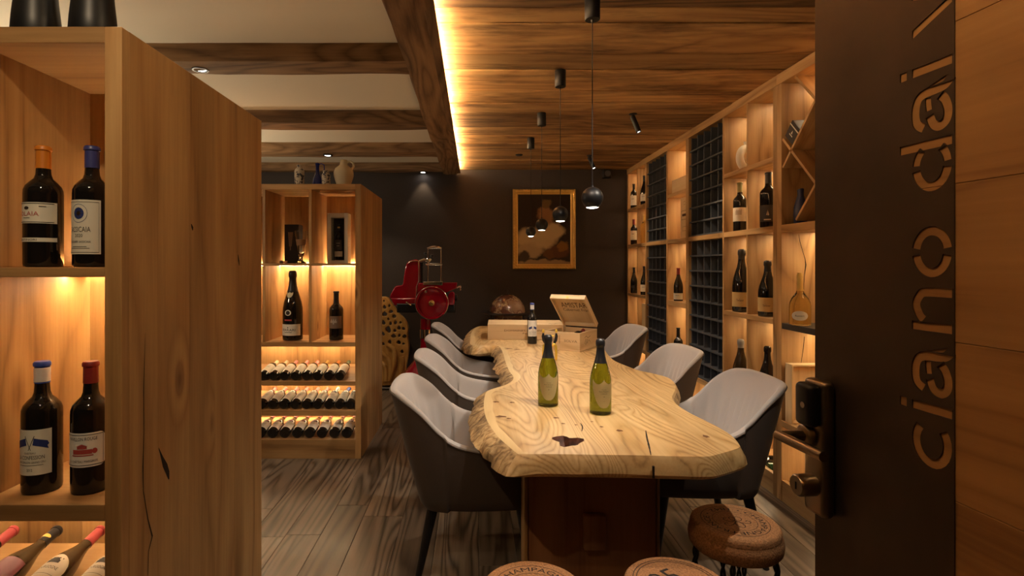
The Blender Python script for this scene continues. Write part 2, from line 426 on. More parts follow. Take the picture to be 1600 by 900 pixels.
# downlights let into the beams
dl_prof = lathe_mesh([(.030, 0), (.044, 0), (.046, -.004), (.044, -.008), (.034, -.008), (.030, -.003)], 24, cap=False)
dl_lens = lathe_mesh([(0, -.002), (.030, -.002), (.030, -.004), (0, -.004)], 20)
dl_mount = lathe_mesh([(.044, .0), (.044, .03)], 20)
def downlight(u, y, z, label, watts, target=None, angle=75, col=SOFT, x=None):
    x = XU(u, y) if x is None else x
    t = thing('recessed_downlight', label, 'downlight', (x, y, z), group='downlights in the beams')
    put('trim_ring', dl_prof, BLACK, t); put('lens', dl_lens, LENS, t); put('housing', dl_mount, BLACK, t)
    spot((x, y, z - .014), target or (x, y, 0), watts, angle, .5, col, .02)
downlight(313, 3.05, 2.4985, 'lit recessed downlight in the nearest cross beam', 13, col=SOFT, angle=95)
downlight(512, 5.44, 2.4985, 'small downlight in the third cross beam above the jug', 24, target=(-.95, 6.1, .5))
downlight(661, 6.43, 2.4985, 'starry lit downlight in the beam against the back wall', 5, target=(-.62, 6.3, 0))
downlight(0, 4.325, 2.4985, 'added unseen downlight in the second cross beam, behind the near cabinet', 22, x=-1.9, angle=100)  # added lamp, hidden by the near cabinet, for more light
downlight(0, 1.73, 2.4985, 'added unseen downlight over the near cabinet bottles', 24, x=-1.12, target=(-1.15, 1.3, 1.0), angle=100)  # added above the frame to light the bottles
downlight(0, .41, 2.4985, 'added unseen downlight over the entrance, above the near cabinet', 26, x=-.75, target=(-1.1, 1.5, 1.2), angle=80)  # added out of view to brighten the near cabinet front

# added globe lamps, hidden behind the near cabinet, to brighten the plaster ceiling
GLOBEM = emis('added_globe_light', (1.0, .78, .52), 55.0)
for gx, gy, lb_ in ((-2.55, 2.75, 'added unseen opal globe lamp in the left bay behind the near cabinet'), (-2.55, 4.9, 'added unseen opal globe lamp in the far left corner bay')):
    t = thing('added_globe_lamp', lb_, 'pendant lamp', (gx, gy, 1.80), group='added opal globe lamps')
    put('glass_globe', lathe_mesh([(0, -.09)] + [(.09 * math.sin(a), -.09 * math.cos(a)) for a in [PI * i / 14 for i in range(1, 14)]] + [(0, .09)], 24, 60), GLOBEM, t)
    put('cord', tube_mesh([(0, 0, .088), (0, 0, 2.598 - 1.80)], .003, 8), BLACK, t)
    put('ceiling_canopy', lathe_mesh([(0, .80), (.05, .80), (.05, .78), (0, .775)], 20), BLACK, t)

# ================================================================== CABINETS ON THE LEFT
def staves(parent, axis, a0, a1, lo, hi, fixed0, fixed1, mat, seed, wmin=.11, wmax=.19, name='stave'):
    """a panel glued up from upright boards: runs along axis from a0 to a1"""
    rn = random.Random(seed); a = a0
    while a < a1 - 1e-4:
        b = a + rn.uniform(wmin, wmax)
        if b > a1 - .06: b = a1
        if axis == 'y': bx(name, fixed0, fixed1, a, b, lo, hi, mat, parent, bev=.0006, grain='z')
        else: bx(name, a, b, fixed0, fixed1, lo, hi, mat, parent, bev=.0006, grain='z')
        a = b

def cabinet(label, xr, y0, depth, zmid, zlow, tl, rows, n=3, seed=1, group='oak wine cabinets', tm=.022, led_on=True):
    W = .042; NW = .315; DV = .02
    width = 2 * W + NW * n + DV * (n - 1); xl = xr - width; top = 1.985
    t = thing('wine_cabinet', label, 'cabinet', ((xl + xr) / 2, y0 + depth / 2, 0), group=group)
    zp = rows[-1][0]
    for k, (xa, xb) in enumerate(((xl, xl + W), (xr - W, xr))):
        bx('front_stile', xa, xb, y0, y0 + .030, 0, top, OAK, t, bev=.0012)
        staves(t, 'y', y0 + .030, y0 + depth, 0, top, xa, xb, OAK, seed * 10 + k, name='side_stave')
    bx('top_panel', xl + W, xr - W, y0, y0 + depth, top - .04, top, OAK, t, bev=.0012)
    mid = y0 + depth / 2
    staves(t, 'x', xl + W, xr - W, 0.0, top - .04, mid - .04, mid + .04, OAK, seed * 10 + 5, .15, .24, name='back_stave')
    yb = mid - .04
    bx('shelf', xl + W, xr - W, y0 + .001, yb, zlow - tl, zlow, OAK, t, bev=.0012)
    bx('shelf', xl + W, xr - W, y0 + .001, yb - .014, zmid - tm, zmid, OAK, t, bev=.0012)
    for i in range(1, n):
        xd = xr - W - i * NW - (i - 1) * DV
        bx('divider', xd - DV, xd, y0 + .001, yb, zlow, zmid - tm, OAK, t, bev=.0012, grain='z')
        bx('divider', xd - DV, xd, y0 + .001, yb, zmid, top - .04, OAK, t, bev=.0012, grain='z')
    for z, th in rows[:-1]:
        bx('shelf', xl + W, xr - W, y0 + .001, yb, z - th, z, OAK, t, bev=.0012)
    bx('plinth', xl + W, xr - W, y0 + .001, y0 + .03, 0, zp, OAK, t, bev=.0012)
    bx('shelf', xl + W, xr - W, y0 + .03, yb, zp - .04, zp - .002, OAK, t, bev=.0012)
    # far side: the same shelves on the other face
    for z in (zmid, zlow, .55, .34):
        bx('shelf', xl + W, xr - W, mid + .04, y0 + depth - .002, z - .03, z, OAK, t, bev=.0012)
    # light strips let into the shelf backs
    led(t, xl + W + .005, xr - W - .005, yb - .012, yb - .002, zmid - .008, LEDLOW)
    led(t, xl + W + .005, xr - W - .005, yb - .115, yb - .103, zmid - tm)
    for z in [zlow - tl] + [r[0] - r[1] for r in rows[:-1]]:
        led(t, xl + W + .005, xr - W - .005, yb - .075, yb - .063, z, LEDROW)
    return t
c1 = cabinet('tall oak wine cabinet at the left edge, close to the doorway', -.867, 1.335, .875, 1.394, .811, .041, [(.475, .035), (.29, .035), (.135, 0)], seed=2, tm=.024)
c2 = cabinet('oak wine cabinet further back with three rows of lying bottles', -.823, 3.93, .895, 1.412, .842, .033, [(.559, .032), (.350, .041), (.138, 0)], seed=5, tm=.018)

CRK = plain('crack_shadow', (.02, .011, .006), .9)  # near-black tone for the wood's cracks and knots
def ribbon(parent, pts, wd, name='crack', mat=None):
    # a thin drying crack lying on a flat face; pts are world points, wd the widths
    P = [Vector(p) for p in pts]; V = []
    ax = [max(abs(P[-1][k] - P[0][k]) for _ in (0,)) for k in range(3)]
    side = Vector((0, 1, 0)) if ax[0] < 1e-6 else Vector((1, 0, 0))
    for p, w_ in zip(P, wd): V += [p + side * w_ - parent.location, p - side * w_ - parent.location]
    me = bpy.data.meshes.new('crack'); me.from_pydata(V, [], [(2 * i, 2 * i + 1, 2 * i + 3, 2 * i + 2) for i in range(len(P) - 1)]); put(name, me, mat or CRK, parent)
def on_side(u, v, x=-.8664):
    Y = x * F / (u - U0); return (x, Y, ZV(v, Y))
ribbon(c1, [on_side(*q) for q in ((227, 520), (226, 557), (224.5, 610), (225, 675), (223.5, 730), (224, 767), (231, 810), (238, 838), (232, 862), (231, 899))], [.0004, .0012, .0016, .0012, .0022, .0014, .0018, .0030, .0014, .0012])
ribbon(c1, [on_side(*q) for q in ((248, 700), (253, 714), (258, 727), (262, 738), (264, 749))], [.0010, .0050, .0110, .0085, .0020], 'knot')
ribbon(c1, [on_side(*q) for q in ((299, 350), (300.5, 355), (301, 360))], [.002, .006, .002], 'knot')
ribbon(c1, [on_side(*q) for q in ((372, 398), (373, 407), (374, 415))], [.002, .005, .002], 'knot')

# ================================================================== SHELVING ALONG THE RIGHT WALL
SX0, SX1 = 1.818, 2.195
RG = 'built-in wine shelving on the right'
sh = thing('wall_shelving', 'long oak wall shelving with bottle niches and black racks', 'shelving', (2.0, 4.88, 0), group=RG)
Z0, ZS, Z1, Z2, ZT = .48, 1.07, 1.637, 2.06, 2.478
def post(y0, y1, p, z0=0, z1=ZT, x0=SX0): bx('post', x0, SX1, y0, y1, z0, z1, SHELFWOOD, p, bev=.0012, grain='z')
for a, b in ((6.458, 6.497), (5.77, 5.805), (5.13, 5.168), (4.63, 4.688), (3.972, 3.995), (3.275, 3.318)): post(a, b, sh)
for a, b in ((6.082, 6.102), (3.628, 3.646)):
    for za, zb in ((Z0, ZS - .03), (ZS, Z1 - .037), (Z1, Z2 - .03), (Z2, ZT)):
        bx('divider', SX0 + .002, SX1 - .012, a, b, za, zb, SHELFWOOD, sh, bev=.001, grain='z')
bx('top_board', SX0 - .004, SX1, 3.275, 6.497, ZT, 2.54, SHELFWOOD, sh, bev=.0012)
bays = [(5.805, 6.458), (5.168, 5.77), (4.688, 5.13), (3.995, 4.63), (3.318, 3.972)]
for i, (a, b) in enumerate(bays):
    bx('shelf', SX0 - .002, SX1 - .012, a, b, Z1 - .037, Z1, SHELFWOOD, sh, bev=.0012)
    bx('shelf', SX0 - .002, SX1 - .012, a, b, Z0 - .035, Z0, SHELFWOOD, sh, bev=.0012)
    bx('base_lip', SX0 + .002, SX0 + .03, a, b, 0, .125, SHELFWOOD, sh, bev=.0012)
    bx('base_shelf', SX0 + .03, SX1 - .012, a, b, .03, .06, SHELFWOOD, sh, bev=.0012)
    if i in (0, 2, 4):
        bx('shelf', SX0 - .001, SX1 - .012, a, b, Z2 - .030, Z2, SHELFWOOD, sh, bev=.0012)
        bx('shelf', SX0 - .001, SX1 - .012, a, b, ZS - (.046 if i == 2 else .03), ZS, SHELFWOOD, sh, bev=.0012)
        for z in (ZT, Z2 - .030, Z1 - .037, ZS - (.046 if i == 2 else .03)):
            led(sh, SX1 - .165, SX1 - .151, a + .02, b - .02, z, LEDROW)
        led(sh, SX1 - .165, SX1 - .151, a + .02, b - .02, Z0 - .035, LEDROW)
    else:
        led(sh, SX1 - .165, SX1 - .151, a + .02, b - .02, Z0 - .035, LEDROW)
    bx('back_panel', SX1 - .012, SX1, a, b, 0, ZT, SHELFWOOD, sh, bev=0, grain='z')
# the near bay with the diamond lattice
s2 = thing('wall_shelving', 'oak shelving bay with diagonal lattice, half hidden by the open door', 'shelving', (2.0, 2.92, 0), group=RG)
post(3.226, 3.2745, s2); post(2.56, 2.60, s2)
bx('top_board', SX0 - .004, SX1, 2.56, 3.2745, ZT, 2.54, SHELFWOOD, s2, bev=.0012)
bx('shelf', SX0 - .002, SX1 - .012, 2.60, 3.226, Z1 - .046, Z1, SHELFWOOD, s2, bev=.0012)
bx('shelf', SX0 - .002, SX1 - .012, 2.60, 3.226, Z0 - .035, Z0, SHELFWOOD, s2, bev=.0012)
bx('base_lip', SX0 + .002, SX0 + .03, 2.60, 3.226, 0, .125, SHELFWOOD, s2, bev=.0012)
bx('base_shelf', SX0 + .03, SX1 - .012, 2.60, 3.226, .03, .06, SHELFWOOD, s2, bev=.0012)
bx('dark_shelf', SX0 + .002, SX1 - .012, 2.60, 3.226, 1.022, 1.057, plain('dark_shelf_board', (.045, .036, .03), .5), s2, bev=.002)
bx('back_panel', SX1 - .012, SX1, 2.60, 3.226, 0, ZT, SHELFWOOD, s2, bev=0, grain='z')
for z in (Z1 - .046, 1.022, Z0 - .035, ZT): led(s2, SX1 - .165, SX1 - .151, 2.62, 3.2, z, LEDROW)
def diag(p0, p1, th=.016):
    (ya, za), (yb, zb) = p0, p1
    ln = math.hypot(yb - ya, zb - za); an = math.atan2(zb - za, yb - ya)
    me = box_mesh(SX1 - .02 - SX0, ln, th, .0008, SHELFWOOD['y'])
    put('lattice_board', me, None, s2, (((SX0 + SX1 - .02) / 2) - 2.0, (ya + yb) / 2 - 2.92, (za + zb) / 2), (an, 0, 0))
# each diagonal is cut where it crosses another
def cutdiag(p0, p1, cuts):
    n_ = math.hypot(p1[0] - p0[0], p1[1] - p0[1]); ts = [0] + sorted(cuts) + [1]
    for i, (a, b) in enumerate(zip(ts, ts[1:])):
        a2 = a + (.009 / n_ if i else .004 / n_); b2 = b - (.009 / n_ if i < len(ts) - 2 else .004 / n_)
        P = lambda t: (p0[0] + (p1[0] - p0[0]) * t, p0[1] + (p1[1] - p0[1]) * t)
        diag(P(a2), P(b2))
diag((3.085, 2.466), (2.61, 1.991))                       # falls towards the door
diag((3.215, 2.141), (2.712, 1.650)) if False else None
cutdiag((3.217, 2.147), (2.722, 1.652), [(3.217 - 3.13) / .495, (3.217 - 2.9) / .495])
cutdiag((3.217, 1.973), (2.722, 2.468), [(3.217 - 3.13) / .495, (3.217 - 2.9025) / .495])
cutdiag((3.085, 1.652), (2.612, 2.125), [(3.085 - 2.9) / .473, (3.085 - 2.6725) / .473])
def on_post(u, v, y=3.2254): return (XU(u, y), y, ZV(v, y))
ribbon(s2, [on_post(*q) for q in ((1248, 366), (1250, 378), (1254, 392), (1258, 405), (1259, 414), (1257, 430), (1256, 445), (1255, 470), (1256, 502))], [.001, .002, .0016, .0022, .004, .002, .0014, .0012, .001])
ribbon(s2, [on_post(*q) for q in ((1257, 526), (1255, 545), (1252, 566), (1250, 600))], [.002, .0022, .0014, .001])
# black bottle racks standing in the shelving
def rack(y0, y1, z0, z1, label):
    t = thing('bottle_rack', label, 'wine rack', (2.0, (y0 + y1) / 2, z0), group='black wine racks')
    n = round((z1 - z0) / .124); st = (z1 - z0) / n
    for i in range(n):
        zz = z0 + st * i + (0 if i else .006)
        bx('rack_shelf', SX0 + .008, SX1 - .03, y0 + .002, y1 - .002, zz - .006, zz + .006, RACK, t, bev=.0008)
    m = 5; sy = (y1 - y0) / m
    for j in range(m + 1):
        yy = min(max(y0 + sy * j, y0 + .006), y1 - .006)
        bx('rack_upright', SX0 + .024, SX1 - .032, yy - .005, yy + .005, z0 + .012, z1 - .003, RACK, t, bev=.0008)
    bx('rack_back', SX1 - .03, SX1 - .014, y0 + .002, y1 - .002, z0 + .001, z1 - .002, RACKBACK, t, bev=0)
rack(5.168, 5.77, Z1 + .001, ZT - .001, 'black upper wine rack further along the wall, near the painting')
rack(5.168, 5.77, Z0 + .001, Z1 - .038, 'black lower wine rack further along the wall, behind the far chair')
rack(3.995, 4.63, Z1 + .001, ZT - .001, 'black upper wine rack beside the white ring vase')
rack(3.995, 4.63, Z0 + .001, Z1 - .038, 'black lower wine rack holding small black boxes')

# ================================================================== BOTTLES
def prof(kind, h, r):
    P = {'bordeaux': [(0, .012), (.80, .0), (.97, .008), (1, .03), (1, .60), (.985, .635), (.90, .668), (.70, .702), (.48, .732), (.40, .765), (.37, .82), (.36, .965), (.42, .967), (.42, .99), (.36, 1), (0, 1)],
         'burgundy': [(0, .012), (.80, .0), (.97, .008), (1, .03), (1, .42), (.97, .48), (.87, .55), (.70, .62), (.52, .69), (.41, .75), (.36, .82), (.34, .965), (.39, .967), (.39, .99), (.34, 1), (0, 1)],
         'champagne': [(0, .012), (.82, .0), (.98, .008), (1, .03), (1, .40), (.975, .46), (.88, .54), (.70, .63), (.50, .72), (.40, .79), (.35, .86), (.345, .895), (.40, .91), (.415, .935), (.41, .965), (.36, .988), (.24, 1), (0, 1)],
         'flask': [(0, .012), (.86, .0), (.98, .01), (1, .05), (1, .30), (.985, .37), (.92, .44), (.76, .515), (.52, .58), (.36, .63), (.29, .69), (.255, .80), (.26, .95), (.22, .97), (.2, 1), (0, 1)]}[kind]
    return [(a * r, b * h) for a, b in P]
def rad_at(pr, z):
    for (r0, z0), (r1, z1) in zip(pr[1:], pr[2:]):
        if z0 <= z <= z1 and z1 > z0: return r0 + (r1 - r0) * (z - z0) / (z1 - z0)
    return pr[-2][0]
_bm = {}
def bottle(kind, h, r, glass, foil, label, loc, rz=0.0, tilt=None, foil_from=.80, lab=None, group=None, inner=None, extras=None, band=None, name='wine_bottle', foil_name='foil_capsule'):
    """lab: list of dicts (z0,z1 as shares of the height, a = half angle in degrees, mat, c = centre angle, text, tmat, shape)"""
    k = (kind, h, r)
    if k not in _bm: _bm[k] = lathe_mesh(prof(kind, h, r), 28)
    key = (k, glass.name)
    if key not in _bm:
        me = _bm[k].copy(); me.materials.append(glass); _bm[key] = me
    t = thing(name, label, 'bottle', loc, rz, group)
    if tilt is not None: t.rotation_euler = (tilt, 0, rz)
    put('glass_body', _bm[key], None, t)
    pr = prof(kind, h, r)
    if foil:
        fk = (k, foil, foil_from)
        if fk not in _bm:
            zs = [foil_from * h] + [z for _, z in pr if foil_from * h < z < h * .9999]
            q = [(rad_at(pr, z) + .0009, z) for z in zs]
            q = [(q[0][0] - .0007, q[0][1])] + q + [(pr[-2][0] + .0005, h + .0009), (0, h + .0009)]
            me = lathe_mesh(q, 24, cap=False); me.materials.append(FOIL[foil]); _bm[fk] = me
        fo = put(foil_name, _bm[fk], None, t)
        if band:
            bk = (k, 'band', band)
            if bk not in _bm:
                b0, b1, bmn = band
                rr = max(rad_at(pr, b0 * h), rad_at(pr, b1 * h)) + .0016
                me = lathe_mesh([(rr - .0008, b0 * h), (rr, b0 * h + .0005), (rr, b1 * h - .0005), (rr - .0008, b1 * h)], 24, cap=False); me.materials.append(MATS[bmn]); _bm[bk] = me
            put('foil_band', _bm[bk], None, fo)
    for d in (lab or []):
        lk = (k, repr(sorted((a, b) for a, b in d.items() if a != 'text' and a != 'tmat')))
        e = .0006 + d.get('lift', 0)
        if lk not in _bm:
            bm = bmesh.new(); n = 20; A = R(d['a']); c = R(d.get('c', 0)); sh_ = d.get('shape')
            lo, hi = [], []
            m_ = 1 if (d['z1'] * h <= pr[4][1] + .0005) else 5
            cols = []
            for i in range(n + 1):
                s = i / n * 2 - 1; z0, z1 = d['z0'], d['z1']
                if sh_ == 'shield':
                    z1 = d['z1'] - (d['z1'] - d['z0']) * .16 * abs(math.sin(PI * s)) ** .8
                    z0 = d['z0'] + (d['z1'] - d['z0']) * .70 * abs(s) ** 2.6
                elif sh_ == 'oval':
                    q = math.sqrt(max(0, 1 - s * s)) ; m0 = (z0 + z1) / 2; z0, z1 = m0 - (m0 - z0) * max(q, .03), m0 + (z1 - m0) * max(q, .03)
                elif sh_ == 'arch':
                    z1 = z1 - (z1 - z0) * .34 * (1 - (math.cos(s * PI * .5)) ** .5)
                elif sh_ == 'cut':
                    q = max(0, abs(s) - .86) / .14; z1 -= .10 * (z1 - z0) * q; z0 += .10 * (z1 - z0) * q
                th = c + s * A; col_ = []
                for j in range(m_ + 1):
                    z = (z0 + (z1 - z0) * j / m_) * h; rr = rad_at(pr, z) + e
                    col_.append(bm.verts.new((rr * math.sin(th), -rr * math.cos(th), z)))
                cols.append(col_)
            for a_, b_ in zip(cols, cols[1:]):
                for j in range(m_): bm.faces.new((a_[j], b_[j], b_[j + 1], a_[j + 1]))
            me = bpy.data.meshes.new('label'); bm.normal_update(); bm.to_mesh(me); bm.free(); me.shade_smooth(); me.materials.append(d['mat']); _bm[lk] = me
        lo_ = put('label', _bm[lk], None, t)
        for txt in (d.get('text') or []):
            tm, items = txt
            tk = (lk, tm.name, repr(items))
            if tk not in _bm:
                c = R(d.get('c', 0))
                def mp(x, y):
                    rr = rad_at(pr, y) + e + .0005
                    return (rr * math.sin(c + x / r), -rr * math.cos(c + x / r), y)
                its = [(q[0], q[1] * r, q[2] * h, q[3] * h, (q[4] * r if q[4] else None)) for q in items if isinstance(q[0], str)]
                flat = lambda x, y: (x, y, 0)
                b2 = bmesh.new(); m1_ = letters_mesh(its, flat); b2.from_mesh(m1_)
                m2 = poly_mesh([[(x * r, y * h) for x, y in q[0]] for q in items if not isinstance(q[0], str)], flat); b2.from_mesh(m2)
                bmesh.ops.triangulate(b2, faces=b2.faces[:])
                for kx in range(-13, 14):
                    bmesh.ops.bisect_plane(b2, geom=b2.verts[:] + b2.edges[:] + b2.faces[:], plane_co=(kx * .11 * r, 0, 0), plane_no=(1, 0, 0))
                for v_ in b2.verts: v_.co = mp(v_.co.x, v_.co.y)
                me = bpy.data.meshes.new('lettering'); b2.to_mesh(me); b2.free()
                me.materials.append(tm); _bm[tk] = me
            put('lettering', _bm[tk], None, lo_)
    return t
MATS = {'white': FOIL['white'], 'gold': GOLD, 'cream': FOIL['cream'], 'black': INK}
def rect(x0, x1, y0, y1): return ([(x0, y0), (x1, y0), (x1, y1), (x0, y1)],)
def ring_polys(cx, cy, r0, r1, sy, n=20):
    o = []
    for i in range(n):
        a, b = 2 * PI * i / n, 2 * PI * (i + 1) / n
        o.append(([(cx + r0 * math.cos(a), cy + sy * r0 * math.sin(a)), (cx + r1 * math.cos(a), cy + sy * r1 * math.sin(a)), (cx + r1 * math.cos(b), cy + sy * r1 * math.sin(b)), (cx + r0 * math.cos(b), cy + sy * r0 * math.sin(b))],))
    return o
def frame_polys(x0, x1, y0, y1, tx, ty):
    return [rect(x0, x1, y0, y0 + ty), rect(x0, x1, y1 - ty, y1), rect(x0, x0 + tx, y0 + ty, y1 - ty), rect(x1 - tx, x1, y0 + ty, y1 - ty)]
def disc_poly(cx, cy, r_, sy, n=16): return ([(cx + r_ * math.cos(2 * PI * i / n), cy + sy * r_ * math.sin(2 * PI * i / n)) for i in range(n)],)

# --- near cabinet: two magnums above, two below
ZA, ZB_ = 1.394, .811
bottle('bordeaux', .316, .0435, GLASSK, 'orange', 'red wine magnum with orange capsule and cream band label, near cabinet', (XU(68, 1.43), 1.43, ZA + .0005), R(-6), foil_from=.815,
       lab=[dict(z0=.355, z1=.525, a=84, mat=PAPER, c=0, text=[(REDINK, [('SOLAIA', -.12, .432, .036, 1.35)]), (INK, [(rect(-1.3, 1.3, .362, .367)[0],), (rect(-1.3, 1.3, .513, .518)[0],), disc_poly(-.12, .478, .16, .085), rect(-.35, .1, .396, .4), rect(.55, .9, .488, .494)])]),
            dict(z0=.205, z1=.238, a=84, mat=PAPER, text=[(INK, [('ANTINORI', -.1, .2215, .017, 1.1)])]),
            ], extras=None)
navy = [('SASSICAIA', -.02, .305, .042, 1.26), ('2020', -.02, .255, .026, .46), ('BOLGHERI SASSICAIA', -.02, .205, .016, 1.28), rect(-.45, .41, .163, .167), rect(-.6, .56, .150, .154)] + frame_polys(-1.02, 1.02, .118, .528, .012, .003)
bottle('bordeaux', .316, .0435, GLASSK, 'navy', 'red wine magnum with navy capsule and tall star label, near cabinet', (XU(144, 1.43), 1.43, ZA + .0005), R(-4), foil_from=.82,
       lab=[dict(z0=.105, z1=.545, a=64, mat=PAPER, text=[(INK, navy), (NAVY, [disc_poly(-.02, .435, .30, .158)] + ring_polys(-.02, .435, .46, .48, .158)), (BRASS, [([(-.02 + (.24 if i % 2 == 0 else .08) * math.cos(i * PI / 8), .435 + (.24 if i % 2 == 0 else .08) * .158 * math.sin(i * PI / 8)) for i in range(16)],)])])])
# the star lies over the navy disc: lift it
for o in [o for o in COL.objects if o.name.startswith('lettering') and o.data.materials and o.data.materials[0] == BRASS]: o.scale = (1.004, 1.004, 1)
def flag(x, s): return ([(x, .437), (x + s * .62, .410), (x + s * .70, .385), (x + s * .62, .372), (x + s * .68, .348), (x + s * .30, .370), (x - s * .06, .385)],)
conf_txt = [(INK, [('CHÂTEAU', 0, .325, .017, .60), ('LA CONFESSION', 0, .290, .030, 1.42), ('SAINT-ÉMILION GRAND CRU', 0, .255, .019, 1.5), ('2012', 0, .195, .020, .3), ([(-.08, .345), (-.05, .345), (.26, .452), (.23, .455)],), ([(.08, .345), (.05, .345), (-.26, .452), (-.23, .455)],), rect(-.65, .65, .229, .232)]),
            (NAVY, [flag(.22, 1)]), (NAVY, [flag(-.22, -1)])]
bottle('bordeaux', .335, .0447, GLASSK, 'blue', 'red wine magnum with blue and white neck and crossed flags label', (XU(66, 1.43), 1.43, ZB_ + .0005), R(4), foil_from=.835, band=(.845, .955, 'white'),
       lab=[dict(z0=.155, z1=.500, a=60, mat=PAPER, c=0, text=conf_txt)])
bottle('bordeaux', .335, .0447, GLASSK, 'red', 'red wine magnum with dark red capsule and chateau label beside cabinet post', (XU(142, 1.43), 1.43, ZB_ + .0005), R(2), foil_from=.835,
       lab=[dict(z0=.215, z1=.475, a=66, mat=PAPERW, shape='cut', c=8, text=[(INK, [('PAVILLON ROUGE', 0, .430, .025, 1.5), ('DU CHÂTEAU MARGAUX', 0, .262, .023, 1.55)] + frame_polys(-1.06, 1.06, .228, .462, .02, .004)),
            (REDINK, [rect(-.5, .5, .315, .350), rect(-.56, .56, .300, .309), rect(-.25, .25, .354, .372), ([(-.3, .374), (.3, .374), (0, .392)],), disc_poly(.62, .335, .13, .16)])])])
# lying bottles at the foot of the near cabinet
LT = R(-80)           # a bottle on its side, base towards the room, neck up and back
def lying(x, yb, zs, kind, h, r, glass, foil, label, lab, rz=0.0, group=None, tilt=10, **k):
    # base centre sits r above the sloping support
    t = bottle(kind, h, r, glass, foil, label, (x, yb + r * math.sin(R(tilt)), zs + r * math.cos(R(tilt)) + .001), rz, tilt=-(PI / 2 - R(tilt)), lab=lab, group=group, **k)
    return t
bj = [(INK, [('BOURGOGNE', 0, .37, .030, 1.35), ([(-.4, .42), (.4, .42), (.4, .45), (.3, .46), (.2, .48), (-.2, .48), (-.3, .46), (-.4, .45)],), (rect(-.9, .9, .30, .303)[0],)])]
bl = [dict(z0=.12, z1=.53, a=66, mat=PAPERB, shape='arch', text=bj)]
lying(-1.03, 1.36, .475, 'burgundy', .335, .041, GLASSB, 'rose', 'lying burgundy bottle nearest the post, near cabinet bottom row', bl, group='bottles lying in the near cabinet')
lying(-1.165, 1.36, .475, 'burgundy', .335, .041, GLASSB, 'rose', 'lying burgundy bottle second from the post, pink capsule and arched label', bl, group='bottles lying in the near cabinet')
lying(-1.30, 1.36, .475, 'burgundy', .335, .041, GLASSB, 'black', 'lying burgundy bottle third from the post, black capsule with gold emblem', [dict(z0=.10, z1=.50, a=70, mat=PAPERP), dict(z0=.84, z1=.88, a=60, mat=GOLD, shape='oval', lift=.0012)], group='bottles lying in the near cabinet')
lying(-1.435, 1.36, .475, 'burgundy', .335, .041, GLASSB, 'rose', 'lying burgundy bottle at the left picture edge, pink capsule', bl, group='bottles lying in the near cabinet')
# sloping boards below the lying bottles (part of each cabinet)
def ramp(parent, x0, x1, y0, y1, z, tilt=10):
    ln = (y1 - y0) / math.cos(R(tilt))
    me = box_mesh(x1 - x0, ln, .006, .0008, OAK['x'])
    c = Vector(((x0 + x1) / 2, (y0 + y1) / 2, z + (y1 - y0) / 2 * math.tan(R(tilt)) - .0045))
    put('sloping_board', me, None, parent, c - parent.location, (R(tilt), 0, 0))
ramp(c1, -1.868, -.912, 1.372, 1.70, .475)
for z in (.559, .350, .139): ramp(c2, -1.83, -.868, 3.962, 4.30, z)

# --- rear cabinet: standing bottles
bottle('champagne', .515, .073, GLASSK, 'black', 'very large dark sparkling wine bottle with white label, rear cabinet', (XU(457.5, 4.06), 4.06, .8425), R(-10), foil_from=.70,
       lab=[dict(z0=.075, z1=.235, a=74, mat=PAPERW, text=[(INK, [('FERRARI', 0, .155, .032, 1.45), rect(-.4, .4, .118, .124), disc_poly(0, .19, .06, .14)])]),
            dict(z0=.36, z1=.44, a=19, mat=PAPERW, shape='oval', text=[(INK, [disc_poly(0, .40, .22, .14)])]), dict(z0=.285, z1=.305, a=22, mat=REDINK),
            dict(z0=.615, z1=.695, a=32, mat=FOIL['cream'], shape='shield', lift=.001)])
bottle('bordeaux', .362, .052, GLASSK, 'black', 'dark red wine magnum with square taupe label, rear cabinet', (XU(525.5, 4.06), 4.06, .8425), R(-8), foil_from=.76,
       lab=[dict(z0=.245, z1=.495, a=68, mat=PAPERG, text=[(PAPERW, [rect(-.5 + i * .1, -.46 + i * .1, .36 - (.03 if i in (4, 5) else 0), .40 + .02 * (i % 3)) for i in range(10)])])])
# rows of lying bottles in the rear cabinet
ORD = ['first', 'second', 'third', 'fourth', 'fifth', 'sixth', 'seventh', 'eighth', 'ninth', 'tenth', 'eleventh']
def row(cx, foils, zs, kind, h, r, labmat, rown, glass, scheme):
    n = len(cx)
    for i, (c, f) in enumerate(zip(cx, foils)):
        u = 400 + c / 5.62; x = XU(u, 3.985)
        tx = [(INK, [rect(-.5, .5, .40, .406), rect(-.35, .35, .36, .366), rect(-.42, .42, .33, .336), rect(-.3, .3, .24, .245)])]
        if scheme == 'dark':
            lb = [dict(z0=.10, z1=.40, a=74, mat=PAPERW, text=[(INK, [rect(-.5, .5, .30, .306), rect(-.4, .4, .26, .268), rect(-.3, .3, .18, .184)])]), dict(z0=.42, z1=.53, a=34, mat=PAPERP, shape='oval')]
        else:
            lb = [dict(z0=.13, z1=.56, a=82, mat=labmat, text=tx)]
            if scheme == 'mixed' and i >= n - 3: lb.append(dict(z0=.50, z1=.56, a=40, mat=FOIL['green'] if i % 2 else INK, lift=.0005))
        lying(x, 3.940, zs, kind, h, r, glass, f, 'bottle with %s foil, %s from left in %s lying row of rear cabinet' % (f, ORD[i], rown), lb, group='bottles lying in the rear cabinet', rz=R(random.uniform(-1.2, 1.2)))
row([75, 168, 262, 358, 454, 550, 648, 745], ['cream', 'cream', 'pink', 'pink', 'pink', 'gold', 'orange', 'white'][:7] + ['green'], .559, 'bordeaux', .300, .0335, PAPER, 'top', GLASSK, 'plain')
row([62, 159, 257, 355, 453, 551, 649, 742, 834], ['pink'] * 6 + ['white', 'blue', 'green'], .350, 'bordeaux', .300, .0340, PAPER, 'middle', GLASSK, 'mixed')
